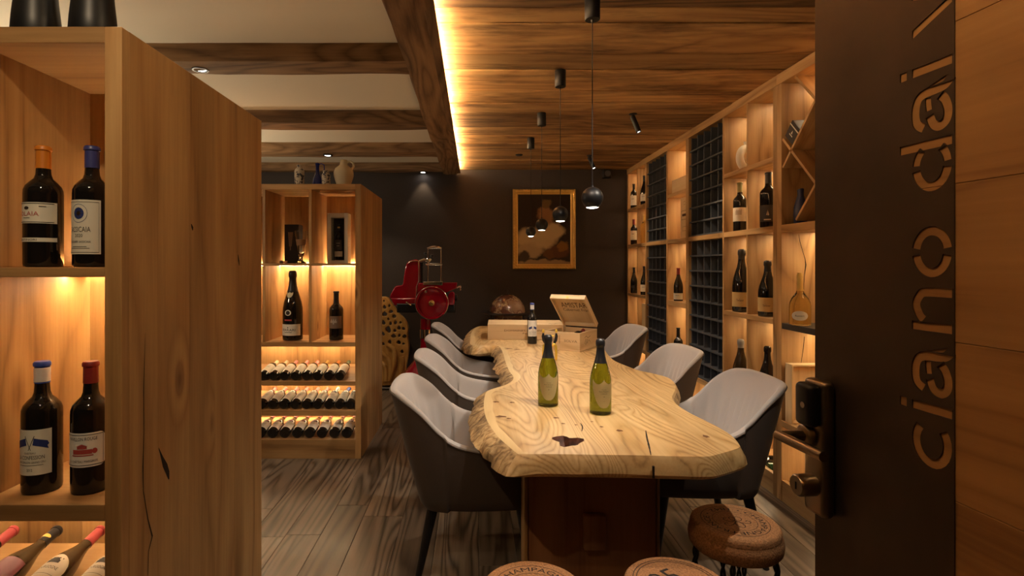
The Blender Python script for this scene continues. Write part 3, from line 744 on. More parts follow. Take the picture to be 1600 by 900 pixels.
row([52, 158, 265, 373, 481, 589, 697, 805], ['rose'] * 8, .139, 'burgundy', .300, .0375, PAPERW, 'bottom', GLASSK, 'dark')

# --- right shelving: standing bottles
def shelf_bottle(u, Y, z, kind, h, r, glass, foil, label, lab, rz=-35, **k):
    return bottle(kind, h, r, glass, foil, label, (max(XU(u, Y), SX0 + r + .004), Y, z + .0005), R(rz), lab=lab, **k)
PL = lambda z0, z1, m, a=78: [dict(z0=z0, z1=z1, a=a, mat=m, text=[(INK, [rect(-.4, .4, z0 + (z1 - z0) * .62, z0 + (z1 - z0) * .66)])])]
shelf_bottle(990, 6.36, Z2, 'bordeaux', .285, .036, GLASSK, 'black', 'dark bottle with white label on the top far shelf by the wall', PL(.12, .52, PAPERW))
shelf_bottle(1003, 5.98, Z2, 'burgundy', .32, .040, GLASSK, 'black', 'sloping-shouldered bottle with white label on the top far shelf', PL(.12, .36, PAPERW))
shelf_bottle(990, 6.36, Z1, 'bordeaux', .295, .037, GLASSK, 'red', 'red-capped bottle with cream label on the far main shelf', PL(.18, .55, PAPER))
shelf_bottle(1003, 5.98, Z1, 'bordeaux', .315, .042, GLASSC, 'gold', 'golden clear bottle on the far main shelf beside the rack', [])
shelf_bottle(990, 6.36, ZS, 'burgundy', .30, .038, GLASSK, 'black', 'dark bottle without visible label on the lower far shelf', [dict(z0=.2, z1=.3, a=30, mat=PAPERD)])
shelf_bottle(1004, 5.98, ZS, 'burgundy', .315, .039, GLASSK, 'black', 'dark bottle with cream label on the lower far shelf beside the rack', PL(.12, .36, PAPER))
shelf_bottle(1058, 4.98, ZS, 'burgundy', .302, .041, GLASSK, 'red', 'red-capped burgundy bottle alone in the middle niche', PL(.05, .24, PAPER), foil_from=.80)
shelf_bottle(1057, 4.98, Z0, 'bordeaux', .345, .040, GLASSK, 'black', 'dark bottle standing low in the middle niche behind the chair', PL(.2, .5, PAPER))
shelf_bottle(1156, 3.85, Z1, 'bordeaux', .345, .044, GLASSK, 'olive', 'bottle with olive capsule and pale square label under the ring vase', [dict(z0=.20, z1=.48, a=72, mat=PAPERB, text=[(PAPERG, [rect(-.5 + i * .11, -.45 + i * .11, .33, .42 + .01 * (i % 3)) for i in range(9)])])])
shelf_bottle(1196, 3.47, Z1, 'bordeaux', .352, .050, GLASSK, 'black', 'black magnum with dark label on the main shelf by the double post', [dict(z0=.10, z1=.40, a=70, mat=PAPERD, text=[(PAPERB, [rect(-.4, .4, .13, .15), ([(-.12, .22), (.02, .22), (.05, .31)],), ([(.05, .21), (.2, .22), (.1, .29)],)])])])
shelf_bottle(1153, 3.84, ZS, 'champagne', .44, .060, GLASSK, 'black', 'tallest dark bottle with wide tan label in the niche above the near chair', [dict(z0=.085, z1=.315, a=80, mat=PAPERT, text=[(INK, [('Terlaner', 0, .19, .035, .8)])])], foil_from=.84)
shelf_bottle(1197, 3.49, ZS, 'champagne', .358, .056, GLASSK, 'black', 'squat dark bottle with tan label beside the double post', [dict(z0=.09, z1=.34, a=80, mat=PAPERT, text=[(INK, [('Terlaner', 0, .2, .035, .8)])])], foil_from=.80)
shelf_bottle(1152, 3.84, Z0, 'champagne', .395, .055, GLASSB, 'grey', 'brown bottle with ribbed grey capsule standing low behind the near chair', PL(.1, .4, PAPERG), foil_from=.85)
shelf_bottle(1193, 3.49, Z0, 'champagne', .40, .055, GLASSK, None, 'dark open bottle without capsule standing low behind the near chair', PL(.1, .4, PAPERG))
bottle('flask', .297, .056, GLASSC, 'gold', 'round clear bottle of golden sparkling wine on the dark shelf', (XU(1250, 3.10), 3.10, 1.0575), R(-32), foil_from=.66, lab=[dict(z0=.10, z1=.28, a=44, mat=PAPERW, shape='oval', text=[(INK, [('Ruinart', 0, .19, .036, .8)])])])
# bottles lying in the base compartments
def lying_x(y, z, r, h, glass, foil, label):
    t = bottle('bordeaux', h, r, glass, foil, label, (SX0 + .04, y, z + r + .001), 0, group='bottles in the base compartments')
    t.rotation_euler = (0, PI / 2, 0)
lying_x(3.08, .06, .042, .29, GLASSK, 'black', 'dark bottle lying in the base compartment below the door handle')
lying_x(3.45, .06, .042, .29, plain('mid_green_glass', (.02, .06, .02), .1), 'green', 'green bottle lying in the base compartment behind the near chair')
lying_x(3.58, .06, .042, .29, GLASSK, 'black', 'dark bottle lying beside the green one in the base compartment')

# ================================================================== THINGS ON THE SHELVES
def wood_case(label, x0, x1, y0, y1, z0, z1, marks=None, face='x', name='wine_case'):
    t = thing(name, label, 'wooden box', ((x0 + x1) / 2, (y0 + y1) / 2, z0), group='wooden wine cases')
    tk = .009
    bx('bottom_board', x0, x1, y0, y1, z0 + .0005, z0 + tk, PINE, t, bev=.001)
    bx('side_board', x0, x0 + tk, y0, y1, z0 + tk, z1 - tk, PINE, t, bev=.001)
    bx('side_board', x1 - tk, x1, y0, y1, z0 + tk, z1 - tk, PINE, t, bev=.001)
    bx('end_board', x0 + tk, x1 - tk, y0, y0 + tk, z0 + tk, z1 - tk, PINE, t, bev=.001)
    bx('end_board', x0 + tk, x1 - tk, y1 - tk, y1, z0 + tk, z1 - tk, PINE, t, bev=.001)
    bx('lid', x0, x1, y0, y1, z1 - tk, z1, PINE, t, bev=.001)
    return t
wood_case('flat pine wine case lying on the high middle shelf', 1.84, 2.13, 4.72, 5.08, Z2, Z2 + .125)
t = wood_case('tall upright pine wine case with branded frame on the middle main shelf', 1.845, 2.0, 4.70, 4.88, Z1, Z1 + .36)
def mark_on_x(parent, x, polys, texts, mat):
    mp = lambda a, b: (x - parent.location.x, a - parent.location.y, b - parent.location.z)
    me = letters_mesh(texts, mp); m2 = poly_mesh(polys, mp)
    b2 = bmesh.new(); b2.from_mesh(me); b2.from_mesh(m2); b2.to_mesh(me); b2.free()
    put('branding', me, mat, parent)
def fr(y0, y1, z0, z1, t_): return [[(y0, z0), (y1, z0), (y1, z0 + t_), (y0, z0 + t_)], [(y0, z1 - t_), (y1, z1 - t_), (y1, z1), (y0, z1)], [(y0, z0), (y0 + t_, z0), (y0 + t_, z1), (y0, z1)], [(y1 - t_, z0), (y1, z0), (y1, z1), (y1 - t_, z1)]]
mark_on_x(t, 1.8444, fr(4.72, 4.86, 1.80, 1.88, .003) + [[(4.74, 1.83), (4.84, 1.83), (4.84, 1.852), (4.74, 1.852)]] + fr(4.75, 4.83, 1.70, 1.74, .002) + fr(4.77, 4.81, 1.93, 1.96, .002), [], BURN)
wood_case('narrow pine wine case standing low beside the far rack', 1.835, 1.95, 5.86, 5.98, Z0, Z0 + .50)
# black boxes in the lower near rack
for i, (ya, lb) in enumerate(((4.51, 'small black box with white label at the far side of the rack'), (4.385, 'small black box with white label in the second rack column'), (4.13, 'small black box with white label nearest the bottles in the rack'))):
    t = thing('black_box', lb, 'box', (1.94, ya + .05, 0), group='small black boxes in the rack')
    zz = Z0 + .001 + 7 * (Z1 - .038 - Z0 - .001) / 9 + .0065
    t.location.z = zz
    bx('carton', 1.882, 1.99, ya + .008, ya + .098, zz, zz + .095, PAPERD, t, bev=.002)
    bx('white_mark', 1.8812, 1.8825, ya + .035, ya + .07, zz + .035, zz + .047, PAPERW, t, bev=0)
# ring vase
t = thing('ring_vase', 'white ceramic ring-shaped vase on the upper right shelf', 'vase', (1.93, 3.87, Z2))
rp = [(.069 * math.cos(a), 0, .098 + .069 * math.sin(a)) for a in [2 * PI * i / 40 for i in range(40)]]
put('ring_body', tube_mesh(rp, .027, 14, True), CERAM, t, rot=(0, 0, R(28)))
put('foot', lathe_mesh([(.02, 0), (.032, .001), (.03, .008), (.022, .012)], 20), CERAM, t)
put('mouth', lathe_mesh([(.018, .185), (.016, .205), (.019, .215), (.016, .215), (.013, .188)], 20), CERAM, t)
# black gift carton wedged in the lattice
t = thing('gift_carton', 'black gift carton with white print wedged in the diagonal lattice', 'box', (1.90, 3.13, 2.0865))
me = box_mesh(.15, .105, .105, .003, PAPERD)
ct = put('carton', me, None, t, (0, 0, .0745), (R(45), 0, 0))
put('ribbon', box_mesh(.0015, .105, .006, 0, PAPERW), None, ct, (-.0757, 0, .03)); put('ribbon', box_mesh(.15, .0015, .006, 0, PAPERW), None, ct, (0, -.0532, .03))
put('print', poly_mesh([[(-.02, -.02), (.02, -.02), (.02, -.014), (-.02, -.014)], [(-.008, -.008), (.008, -.008), (0, .014)]], lambda a, b: (-.0757, a, b)), PAPERW, ct)
# blue vase
t = thing('blue_vase', 'slim dark blue vase behind the lowest lattice board', 'vase', (XU(1250, 3.17), 3.165, Z1 + .0005))
bmv = bmesh.new()
rings = []
for r_, z_ in [(.028, 0), (.034, .01), (.037, .05), (.034, .10), (.024, .14), (.017, .165), (.016, .18), (.0175, .20)]:
    rings.append([bmv.verts.new((r_ * math.cos(a), r_ * math.sin(a), z_ + (.35 * r_ * math.sin(a) * (-1) if z_ > .19 else 0))) for a in [2 * PI * i / 24 for i in range(24)]])
for a, b in zip(rings, rings[1:]):
    for i in range(24): bmv.faces.new((a[i], a[(i + 1) % 24], b[(i + 1) % 24], b[i]))
bmv.faces.new(rings[0])
put('vase_body', mesh_of(bmv, 50), VASEB, t)
put('rim_lining', lathe_mesh([(.014, .185), (0, .184)], 20, cap=False), BLACK, t)
# open pine box standing on edge
t = thing('open_box', 'shallow pale pine box standing open beside the door lock', 'wooden box', (1.99, 3.17, Z0), group='wooden wine cases')
x0, x1, z0, z1 = 1.826, 2.15, Z0 + .0005, Z0 + .345
bx('back_board', x0, x1, 3.19, 3.20, z0, z1, PINE, t, bev=.001)
for a in ((x0, x0 + .01, z0, z1), (x1 - .01, x1, z0, z1), (x0 + .01, x1 - .01, z0, z0 + .01), (x0 + .01, x1 - .01, z1 - .01, z1)):
    bx('frame_board', a[0], a[1], 3.135, 3.19, a[2], a[3], PINE, t, bev=.001)

# --- on and in the rear cabinet
def vase(prf, name, label, u, Y, z, mat, cat='vase', parts=None):
    t = thing(name, label, cat, (XU(u, Y), Y, z))
    put('vase_body', lathe_mesh(prf, 28, 50), mat, t)
    return t
PAINTED = None
def painted(name):
    m, nt, bs = nmat(name)
    tc = node(nt, 'ShaderNodeTexCoord'); nz = node(nt, 'ShaderNodeTexNoise'); nz.inputs['Scale'].default_value = 26; nz.inputs['Distortion'].default_value = 2.0
    cr = node(nt, 'ShaderNodeValToRGB'); cr.color_ramp.interpolation = 'CONSTANT'
    cr.color_ramp.elements[0].color = (.03, .03, .05, 1); cr.color_ramp.elements[1].position = .43; cr.color_ramp.elements[1].color = (.50, .43, .33, 1)
    L(nt, tc.outputs['Object'], nz.inputs['Vector']); L(nt, nz.outputs['Fac'], cr.inputs['Fac']); L(nt, cr.outputs['Color'], bs.inputs['Base Color'])
    bs.inputs['Roughness'].default_value = .3; return m
PAINTV = painted('painted_majolica')
CT = 1.9855
v1 = vase([(.028, 0), (.034, .004), (.036, .06), (.037, .11), (.030, .128), (.018, .138), (.017, .15), (.022, .158), (.016, .16)], 'painted_vase', 'tall cream vase with dark brush marks on the rear cabinet', 468, 4.06, CT, PAINTV)
v2 = vase([(.026, 0), (.030, .004), (.032, .05), (.031, .085), (.022, .098), (.021, .105), (.026, .115), (.02, .116)], 'painted_vase', 'small cream vase with dark brush marks beside the blue carafe', 509.5, 4.05, CT, PAINTV)
v3 = vase([(.034, 0), (.040, .005), (.041, .03), (.034, .07), (.020, .105), (.0135, .13), (.0125, .165), (.017, .19), (.015, .192)], 'blue_carafe', 'cobalt blue glass carafe with loop handle on the rear cabinet', 496, 4.16, CT, COBALT, 'carafe')
put('handle', tube_mesh([(.012, 0, .182), (.03, 0, .19), (.05, 0, .18), (.052, 0, .15), (.045, 0, .11), (.034, 0, .075)], .0035, 8), COBALT, v3)
v4 = thing('clay_jug', 'round cream clay jug with one handle on the rear cabinet', 'jug', (XU(537, 4.10), 4.10, CT))
put('jug_body', lathe_mesh([(.042, 0), (.046, .003), (.060, .04), (.073, .085), (.074, .11), (.062, .14), (.040, .158), (.030, .168), (.027, .185), (.028, .203), (.025, .205), (.022, .19), (.024, .16), (.0, .15)], 32, 60, cap=False), CLAY, v4)
put('handle', tube_mesh([(.026, 0, .187), (.05, 0, .195), (.072, 0, .182), (.076, 0, .158), (.060, 0, .135)], [.008, .008, .009, .009, .010], 10), CLAY, v4)
# two tapered black vases on the near cabinet (only their feet reach the frame)
for u, lb in ((57, 'black tapered vase on the near cabinet at the picture corner'), (146, 'black tapered vase on the near cabinet beside the post')):
    t = thing('black_vase', lb, 'vase', (XU(u, 1.41), 1.41, CT), group='black vases on the near cabinet')
    put('vase_body', lathe_mesh([(.053, 0), (.055, .004), (.052, .05), (.047, .10), (.040, .20), (.034, .27), (.03, .30), (.025, .30), (.03, .26)], 30, 60, cap=False), BLACK, t)
    put('foot', lathe_mesh([(0, .0005), (.052, .0005), (.052, .003), (0, .003)], 30), BLACK, t)
# beer glass, its carton, framed bottle box and cork
ZM = 1.4125
t = thing('beer_glass', 'tall footed beer glass with printed emblem in the rear cabinet', 'glass', (XU(470.5, 4.08), 4.08, ZM))
put('bowl', lathe_mesh([(.010, .045), (.018, .06), (.027, .09), (.030, .12), (.034, .16), (.042, .20), (.046, .225), (.045, .244), (.0435, .244), (.0445, .225), (.040, .2), (.032, .16), (.028, .12), (.025, .09), (.014, .064), (0, .06)], 26, 60, cap=False), GLASST, t)
put('foot', lathe_mesh([(0, 0), (.038, 0), (.040, .004), (.026, .012), (.011, .025), (.010, .045), (0, .045)], 26, 60), GLASST, t)
put('emblem', lathe_mesh([(.0320, .135), (.0345, .155), (.0385, .178)], 26, 60, cap=False), plain('emblem_print', (.25, .13, .06), .5), t)
t = thing('glass_carton', 'upright dark carton behind the beer glass', 'box', (XU(461, 4.27), 4.24, ZM))
bx('carton', t.location.x - .055, t.location.x + .055, 4.19, 4.29, ZM, ZM + .30, PAPERD, t, bev=.002)
put('printed_glass', poly_mesh([[(-.02, .13), (.0, .13), (.012, .24), (-.028, .24)], [(-.014, .10), (-.006, .10), (-.006, .13), (-.014, .13)]], lambda a, b: (a, -.0507, b)), plain('carton_print', (.30, .19, .12), .6), t)
t = thing('display_case', 'pale framed case holding a dark bottle in the rear cabinet', 'display case', (XU(530, 4.16), 4.16, ZM))
cx = t.location.x
for a in ((-.078, -.050, 0, .38), (.050, .078, 0, .38), (-.050, .050, 0, .022), (-.050, .050, .345, .38)):
    bx('frame_board', cx + a[0], cx + a[1], 4.11, 4.21, ZM + a[2], ZM + a[3], CERAM, t, bev=.002)
bx('lining', cx - .050, cx + .050, 4.195, 4.208, ZM + .022, ZM + .345, PAPERD, t, bev=0)
b = bottle('bordeaux', .285, .034, GLASSK, 'black', 'dark bottle standing inside the pale framed case', (cx, 4.155, ZM + .0225), 0, lab=[dict(z0=.10, z1=.24, a=60, mat=PAPERB), dict(z0=.86, z1=.9, a=50, mat=BRASS, lift=.0012), dict(z0=.27, z1=.55, a=55, mat=PAPERD, text=[(PAPERB, [rect(-.4, .4, .45, .46), rect(-.3, .3, .38, .39)])])])
t = thing('bottle_stopper', 'small dark stopper lying near the beer glass carton', 'stopper', (XU(440, 4.0), 4.0, ZM))
put('knob', lathe_mesh([(0, 0), (.012, .0), (.016, .008), (.014, .016), (.008, .02), (0, .021)], 16, 60), plain('dark_cork', (.07, .035, .018), .6), t)
put('plug', lathe_mesh([(.008, 0), (.009, .03), (0, .03)], 12), CORK, t, (.012, 0, .009), (0, R(90), 0))

# ================================================================== THE TABLE
TZ = .75
def TP(u, v):
    Y = F * (H - TZ) / (v - V0); return (XU(u, Y), Y)
def catmull(P, n, closed=True):
    out = []; m = len(P)
    for i in range(m if closed else m - 1):
        p0, p1, p2, p3 = (P[(i - 1) % m], P[i], P[(i + 1) % m], P[(i + 2) % m]) if closed else (P[max(i - 1, 0)], P[i], P[i + 1], P[min(i + 2, m - 1)])
        for k in range(n):
            t = k / n
            out.append(tuple(.5 * ((2 * p1[j]) + (-p0[j] + p2[j]) * t + (2 * p0[j] - 5 * p1[j] + 4 * p2[j] - p3[j]) * t * t + (-p0[j] + 3 * p1[j] - 3 * p2[j] + p3[j]) * t ** 3) for j in range(len(p1))))
    if not closed: out.append(tuple(P[-1]))
    return out
def resample(P, step):
    m = len(P); L_ = [math.dist(P[i], P[(i + 1) % m]) for i in range(m)]; tot = sum(L_); n = int(tot / step); out = []; i = 0; acc = 0
    for k in range(n):
        s = k * tot / n
        while acc + L_[i] < s: acc += L_[i]; i += 1
        f = (s - acc) / L_[i]; a, b = P[i], P[(i + 1) % m]
        out.append((a[0] + (b[0] - a[0]) * f, a[1] + (b[1] - a[1]) * f))
    return out
ctrl = [TP(808.5, 708.5), TP(811, 709), TP(860, 709), TP(930, 710), TP(1000, 711), TP(1060, 712.5), TP(1105, 713), TP(1108, 712.8), TP(1132, 706.5), TP(1154.5, 699.5), TP(1156, 697), TP(1145, 682), TP(1124, 668), TP(1098, 655), TP(1076, 644), TP(1058, 632), TP(1050, 621), TP(1055, 609),
        TP(1055, 600), TP(1044, 590), TP(1023, 584), TP(1000, 579), TP(980, 572), TP(958, 562), TP(946, 549), TP(936, 532), (1.10, 5.1), (1.06, 5.5), (.98, 5.76), (.7, 5.80), (.4, 5.78), (.16, 5.80), (.03, 5.74), (-.03, 5.3), (-.04, 4.75), (-.035, 4.46), (.03, 4.36), (.13, 4.42),
        TP(780, 541.5), TP(786, 552), TP(790, 566), TP(796, 580), TP(802, 588), TP(800, 595), TP(790, 601), TP(774, 606), TP(761, 611), TP(757, 621), TP(756, 636), TP(759.5, 653), TP(767, 667), TP(780, 684)]
out = resample(catmull(ctrl, 6), .03)
n = len(out)
nrm = []
for i in range(n):
    a, b = out[i - 3], out[(i + 3) % n]; t_ = Vector((b[0] - a[0], b[1] - a[1])).normalized(); nrm.append(Vector((t_.y, -t_.x)))
table = thing('dining_table', 'long live-edge oak slab table in the middle of the room', 'table', (.5, 3.8, 0))
TO = Vector((.5, 3.8, 0))
def leftness(i):
    x, y = out[i]
    l = max(0, -nrm[i].x) * (1 if x < .45 else 0)
    return l
bm = bmesh.new()
lay = []
def ringpts(off_f, z_f):
    r_ = []
    for i in range(n):
        o = off_f(i); p = Vector(out[i]) + nrm[i] * o
        r_.append(bm.verts.new((p.x - TO.x, p.y - TO.y, z_f(i))))
    return r_
def nz(i, s, k=0): return noise.noise(Vector((out[i][0] * s, out[i][1] * s, k * 3.7)))
ins = ringpts(lambda i: -(.012 + .026 * leftness(i) + .020 * nz(i, 6, 1) * leftness(i)), lambda i: TZ)
topr = ringpts(lambda i: 0, lambda i: TZ - .001)
r1 = ringpts(lambda i: .008 + .016 * leftness(i) + .006 * nz(i, 9, 2), lambda i: TZ - .012)
r2 = ringpts(lambda i: .018 + .035 * leftness(i) + (.020 * nz(i, 11, 3)) * leftness(i), lambda i: TZ - .034 + .006 * nz(i, 7, 4))
r3 = ringpts(lambda i: .024 + .040 * leftness(i) + (.030 * nz(i, 13, 5)) * leftness(i), lambda i: TZ - .058 + .008 * nz(i, 6, 6))
r4 = ringpts(lambda i: .018 + .034 * leftness(i) + (.022 * nz(i, 12, 7)) * leftness(i), lambda i: TZ - .070)
r5 = ringpts(lambda i: -.015, lambda i: TZ - .085)
for k, (a, b) in enumerate(((ins, topr), (topr, r1), (r1, r2), (r2, r3), (r3, r4), (r4, r5))):
    for i in range(n):
        j = (i + 1) % n; f = bm.faces.new((a[i], a[j], b[j], b[i]))
        onleft = leftness(i) > .25
        front = nrm[i].y < -.6
        f.material_index = (1 if onleft else 0) if k == 0 else (0 if front or (k <= 1 and not onleft) else 2)
# knot hole in the top
hc = TP(887, 689)
hole = []
for i in range(22):
    a = 2 * PI * i / 22
    q = 1 + .22 * math.sin(3 * a + 1) + .14 * math.sin(5 * a) + .1 * math.sin(2 * a + 2)
    hole.append(bm.verts.new((hc[0] + .048 * q * math.cos(a) - TO.x, hc[1] + .062 * q * math.sin(a) - TO.y, TZ)))
he = [bm.edges.new((hole[i], hole[(i + 1) % 22])) for i in range(22)]
ie = [bm.edges.get((ins[i], ins[(i + 1) % n])) for i in range(n)]
g = bmesh.ops.triangle_fill(bm, use_beauty=True, use_dissolve=False, edges=ie + he)
for f in g['geom']:
    if isinstance(f, bmesh.types.BMFace): f.material_index = 0
bmesh.ops.recalc_face_normals(bm, faces=bm.faces[:])
# bowl of the knot hole
h2 = [bm.verts.new((v.co.x * 1 + (hc[0] - TO.x - v.co.x) * .22, v.co.y + (hc[1] - TO.y - v.co.y) * .22, TZ - .022)) for v in hole]
h3 = [bm.verts.new((v.co.x * 1 + (hc[0] - TO.x - v.co.x) * .62, v.co.y + (hc[1] - TO.y - v.co.y) * .62 - .01, TZ - .055)) for v in hole]
for a, b in ((hole, h2), (h2, h3)):
    for i in range(22):
        f = bm.faces.new((a[i], a[(i + 1) % 22], b[(i + 1) % 22], b[i])); f.material_index = 3
f = bm.faces.new(h3); f.material_index = 4
bf = bm.faces.new(r5); bf.material_index = 0
me = bpy.data.meshes.new('slab'); bm.to_mesh(me); bm.free()
for m_ in (TABLE_TOP, SAP, EDGE, plain('knot_rim', (.10, .030, .014), .5, vary=.6, bscale=40), plain('knot_heart', (.012, .006, .005), .6)): me.materials.append(m_)
me.shade_smooth(); me.set_sharp_from_angle(angle=R(38))
put('table_slab', me, None, table)
# a rim of lighter wood bridging the knot hole and a long drying crack
CRK = plain('crack_shadow', (.02, .011, .006), .9)  # near-black tone for the slab's cracks
def crack(pts, wd, parent=table, name='crack'):
    P = catmull([(p[0] - TO.x, p[1] - TO.y) for p in pts], 5, False); V, Fc = [], []
    for i, p in enumerate(P):
        a = P[max(0, i - 1)]; b = P[min(len(P) - 1, i + 1)]; t_ = Vector((b[0] - a[0], b[1] - a[1])).normalized(); nn = Vector((-t_.y, t_.x)) * wd * (.25 + .75 * math.sin(PI * min(1, i / (len(P) - 1) * .8 + .1))) * (1 + .5 * noise.noise(Vector((i * 1.3, 0, 0))))
        V += [(p[0] + nn.x, p[1] + nn.y, TZ + .0006), (p[0] - nn.x, p[1] - nn.y, TZ + .0006)]
    Fc = [(2 * i, 2 * i + 1, 2 * i + 3, 2 * i + 2) for i in range(len(P) - 1)]
    me = bpy.data.meshes.new('crack'); me.from_pydata(V, [], Fc); put(name, me, CRK, parent)
crack([TP(1009, 673), TP(1011, 685), TP(1014, 697), TP(1017, 711)], .0032)
crack([TP(907, 661), TP(910, 667), TP(909, 674)], .0025)
bx('crack', TP(1017, 711)[0] - .003, TP(1017, 711)[0] + .003, TP(1017, 711)[1] - .030, TP(1017, 711)[1] - .0225, .682, .722, CRK, table, bev=0)
for (u, v, a, b) in ((783, 651, .022, .007), (795, 654, .010, .004), (869, 653, .012, .005), (880, 662, .008, .004), (968, 673, .012, .006), (900, 664, .006, .003), (940, 667, .007, .004), (925, 659, .006, .003), (800, 629, .012, .005), (775, 628, .014, .006), (1103, 682, .010, .008), (795, 545, .03, .01), (808, 546, .02, .007)):
    p = TP(u, v)
    me = poly_mesh([[(p[0] + a * (1 + .3 * math.sin(3 * k)) * math.cos(2 * PI * k / 10) - TO.x, p[1] + 2.2 * b * (1 + .3 * math.cos(2 * k)) * math.sin(2 * PI * k / 10) - TO.y) for k in range(10)]], lambda x, y: (x, y, TZ + .0005))
    put('pin_knot', me, plain('pin_knot', (.16, .07, .025), .7) if 'pin_knot' not in bpy.data.materials else bpy.data.materials['pin_knot'], table)
# pedestals, stretcher and its through-tenon
for y0, y1 in ((2.20, 2.30), (4.60, 4.70)):
    bx('pedestal_panel', .215, .735, y0, y1, 0, TZ - .086, PLINTHW, table, bev=.004, grain='z')
    bx('pedestal_edge', .196, .214, y0 - .012, y1 + .012, 0, TZ - .086, OAK, table, bev=.004)
    bx('pedestal_edge', .736, .744, y0 - .012, y1 + .012, 0, TZ - .086, OAK, table, bev=.002)
bx('stretcher', .435, .525, 2.30, 4.60, .26, .40, PLINTHW, table, bev=.003)
bx('tenon', .435, .525, 2.165, 2.20, .26, .40, PLINTHW, table, bev=.008, seg=2)

# ================================================================== CHAIRS
def make_chair():
    ctl = [(.26, -.258, .585, .012), (.12, -.276, .598, .014), (-.02, -.283, .620, .018), (-.10, -.280, .648, .026), (-.165, -.268, .703, .048), (-.225, -.246, .785, .080), (-.262, -.212, .835, .102), (-.282, -.160, .847, .110), (-.288, -.08, .850, .112), (-.290, 0, .851, .112)]
    P = ctl + [(x, -y, h_, l_) for x, y, h_, l_ in reversed(ctl[:-1])]
    Q = catmull(P, 6, False); m = len(Q)
    def stat(i):
        a, b = Q[max(i - 1, 0)], Q[min(i + 1, m - 1)]; t_ = Vector((b[0] - a[0], b[1] - a[1])).normalized()
        return Vector((Q[i][0], Q[i][1])), Vector((-t_.y, t_.x)) * -1, Q[i][2], Q[i][3]
    ctr = Vector((0, 0))
    outer, inner, rim = bmesh.new(), bmesh.new(), None
    O, I = [], []
    for i in range(m):
        p, nn, h_, ln = stat(i)
        if (p + nn * .01).length < p.length: nn = -nn
        if p.x < -.13: nn = Vector((nn.x, nn.y * .45))
        zb = .330
        def off(z):
            s = max(0, (z - zb) / (h_ - zb)); return ln * s ** 1.25 - .030 * (1 - s) ** 3
        zo = [zb, zb + .018, zb + .05] + [zb + (h_ - zb) * s for s in (.3, .5, .7, .87)] + [h_ - .014]
        ro = [outer.verts.new((*(p + nn * (off(z) - (.012 if z == zb else 0))), z)) for z in zo]
        O.append(ro)
        ri = []
        for d, z in ((0.0, h_ - .0138), (-.002, h_ - .005), (-.010, h_), (-.026, h_ + .001), (-.036, h_ - .006), (-.041, h_ - .02)):
            ri.append(inner.verts.new((*(p + nn * (off(min(z, h_)) + d)), z)))
        for s in (.85, .72, .58, .44, .30, .16, 0):
            z = .42 + (h_ - .03 - .42) * s; th = .043 + .03 * (1 - s)
            backness = max(0, min(1, (-.19 - p.x) / .06))
            pl = .0105 * math.cos(p.y * 2 * PI / .052) * backness * math.exp(-((s - .34) / .26) ** 2) - .012 * math.exp(-((p.x + .200) / .016) ** 2) * min(1, 4 * (1 - s))
            ri.append(inner.verts.new((*(p + nn * (off(z) - th - pl)), z)))
        I.append(ri)
    for a, b in zip(O, O[1:]):
        for k in range(len(a) - 1): outer.faces.new((a[k], b[k], b[k + 1], a[k + 1]))
    for a, b in zip(I, I[1:]):
        for k in range(len(a) - 1): inner.faces.new((a[k], b[k], b[k + 1], a[k + 1]))
    # arm fronts
    for oi, ii in ((O[0], I[0]), (O[-1], I[-1])):
        cap_ = [outer.verts.new(v.co) for v in oi] + [outer.verts.new(v.co) for v in ii[1:]]
        outer.faces.new(cap_)
    om = mesh_of(outer, 45); im = mesh_of(inner, 45)
    t = thing('armchair', 'proto', 'chair')
    put('outer_shell', om, TAUPE, t); put('inner_upholstery', im, GREY, t)
    seat = bmesh.new(); bmesh.ops.create_grid(seat, x_segments=10, y_segments=10, size=.5)
    for v in seat.verts:
        x, y = v.co.x * 2, v.co.y * 2
        v.co = Vector((.025 + x * .235, y * .222 - y * .01 * (x < 0), .468 - .026 * max(abs(x), abs(y)) ** 5 + .010 * (1 - x * x) * (1 - y * y)))
    geo = bmesh.ops.extrude_face_region(seat, geom=seat.faces[:])
    for v in [q for q in geo['geom'] if isinstance(q, bmesh.types.BMVert)]: v.co.z = .392
    put('seat_cushion', mesh_of(seat, 50), GREY, t)
    put('seat_base', box_mesh(.46, .46, .05, .018, TAUPE, 3), None, t, (.0, 0, .361))
    for sx, sy in ((1, 1), (1, -1), (-1, 1), (-1, -1)):
        top = Vector((.19 * sx, .19 * sy, .358)); ft = Vector((.245 * sx - (.02 if sx < 0 else 0), .228 * sy, 0))
        put('leg', tube_mesh([ft, top], [.014, .026], 14), LEGM, t)
    bmp = bmesh.new()
    pp = []
    for i in range(m):
        p, nn, h_, ln = stat(i)
        if (p + nn * .01).length < p.length: nn = -nn
        if p.x < -.13: nn = Vector((nn.x, nn.y * .45))
        pp.append((*(p + nn * (ln - .001)), h_ - .0135))
    tube_bm(bmp, pp, .003, 6); put('piping', mesh_of(bmp, 60), TAUPE, t)
    return t
def dup(root, loc, rz, label, group):
    r_ = root.copy(); COL.objects.link(r_); r_.location = loc; r_.rotation_euler = (0, 0, rz); r_['label'] = label; r_['group'] = group
    for ch in root.children:
        c_ = ch.copy(); COL.objects.link(c_); c_.parent = r_
        for g_ in ch.children:
            d_ = g_.copy(); COL.objects.link(d_); d_.parent = c_
    return r_
chair0 = make_chair()
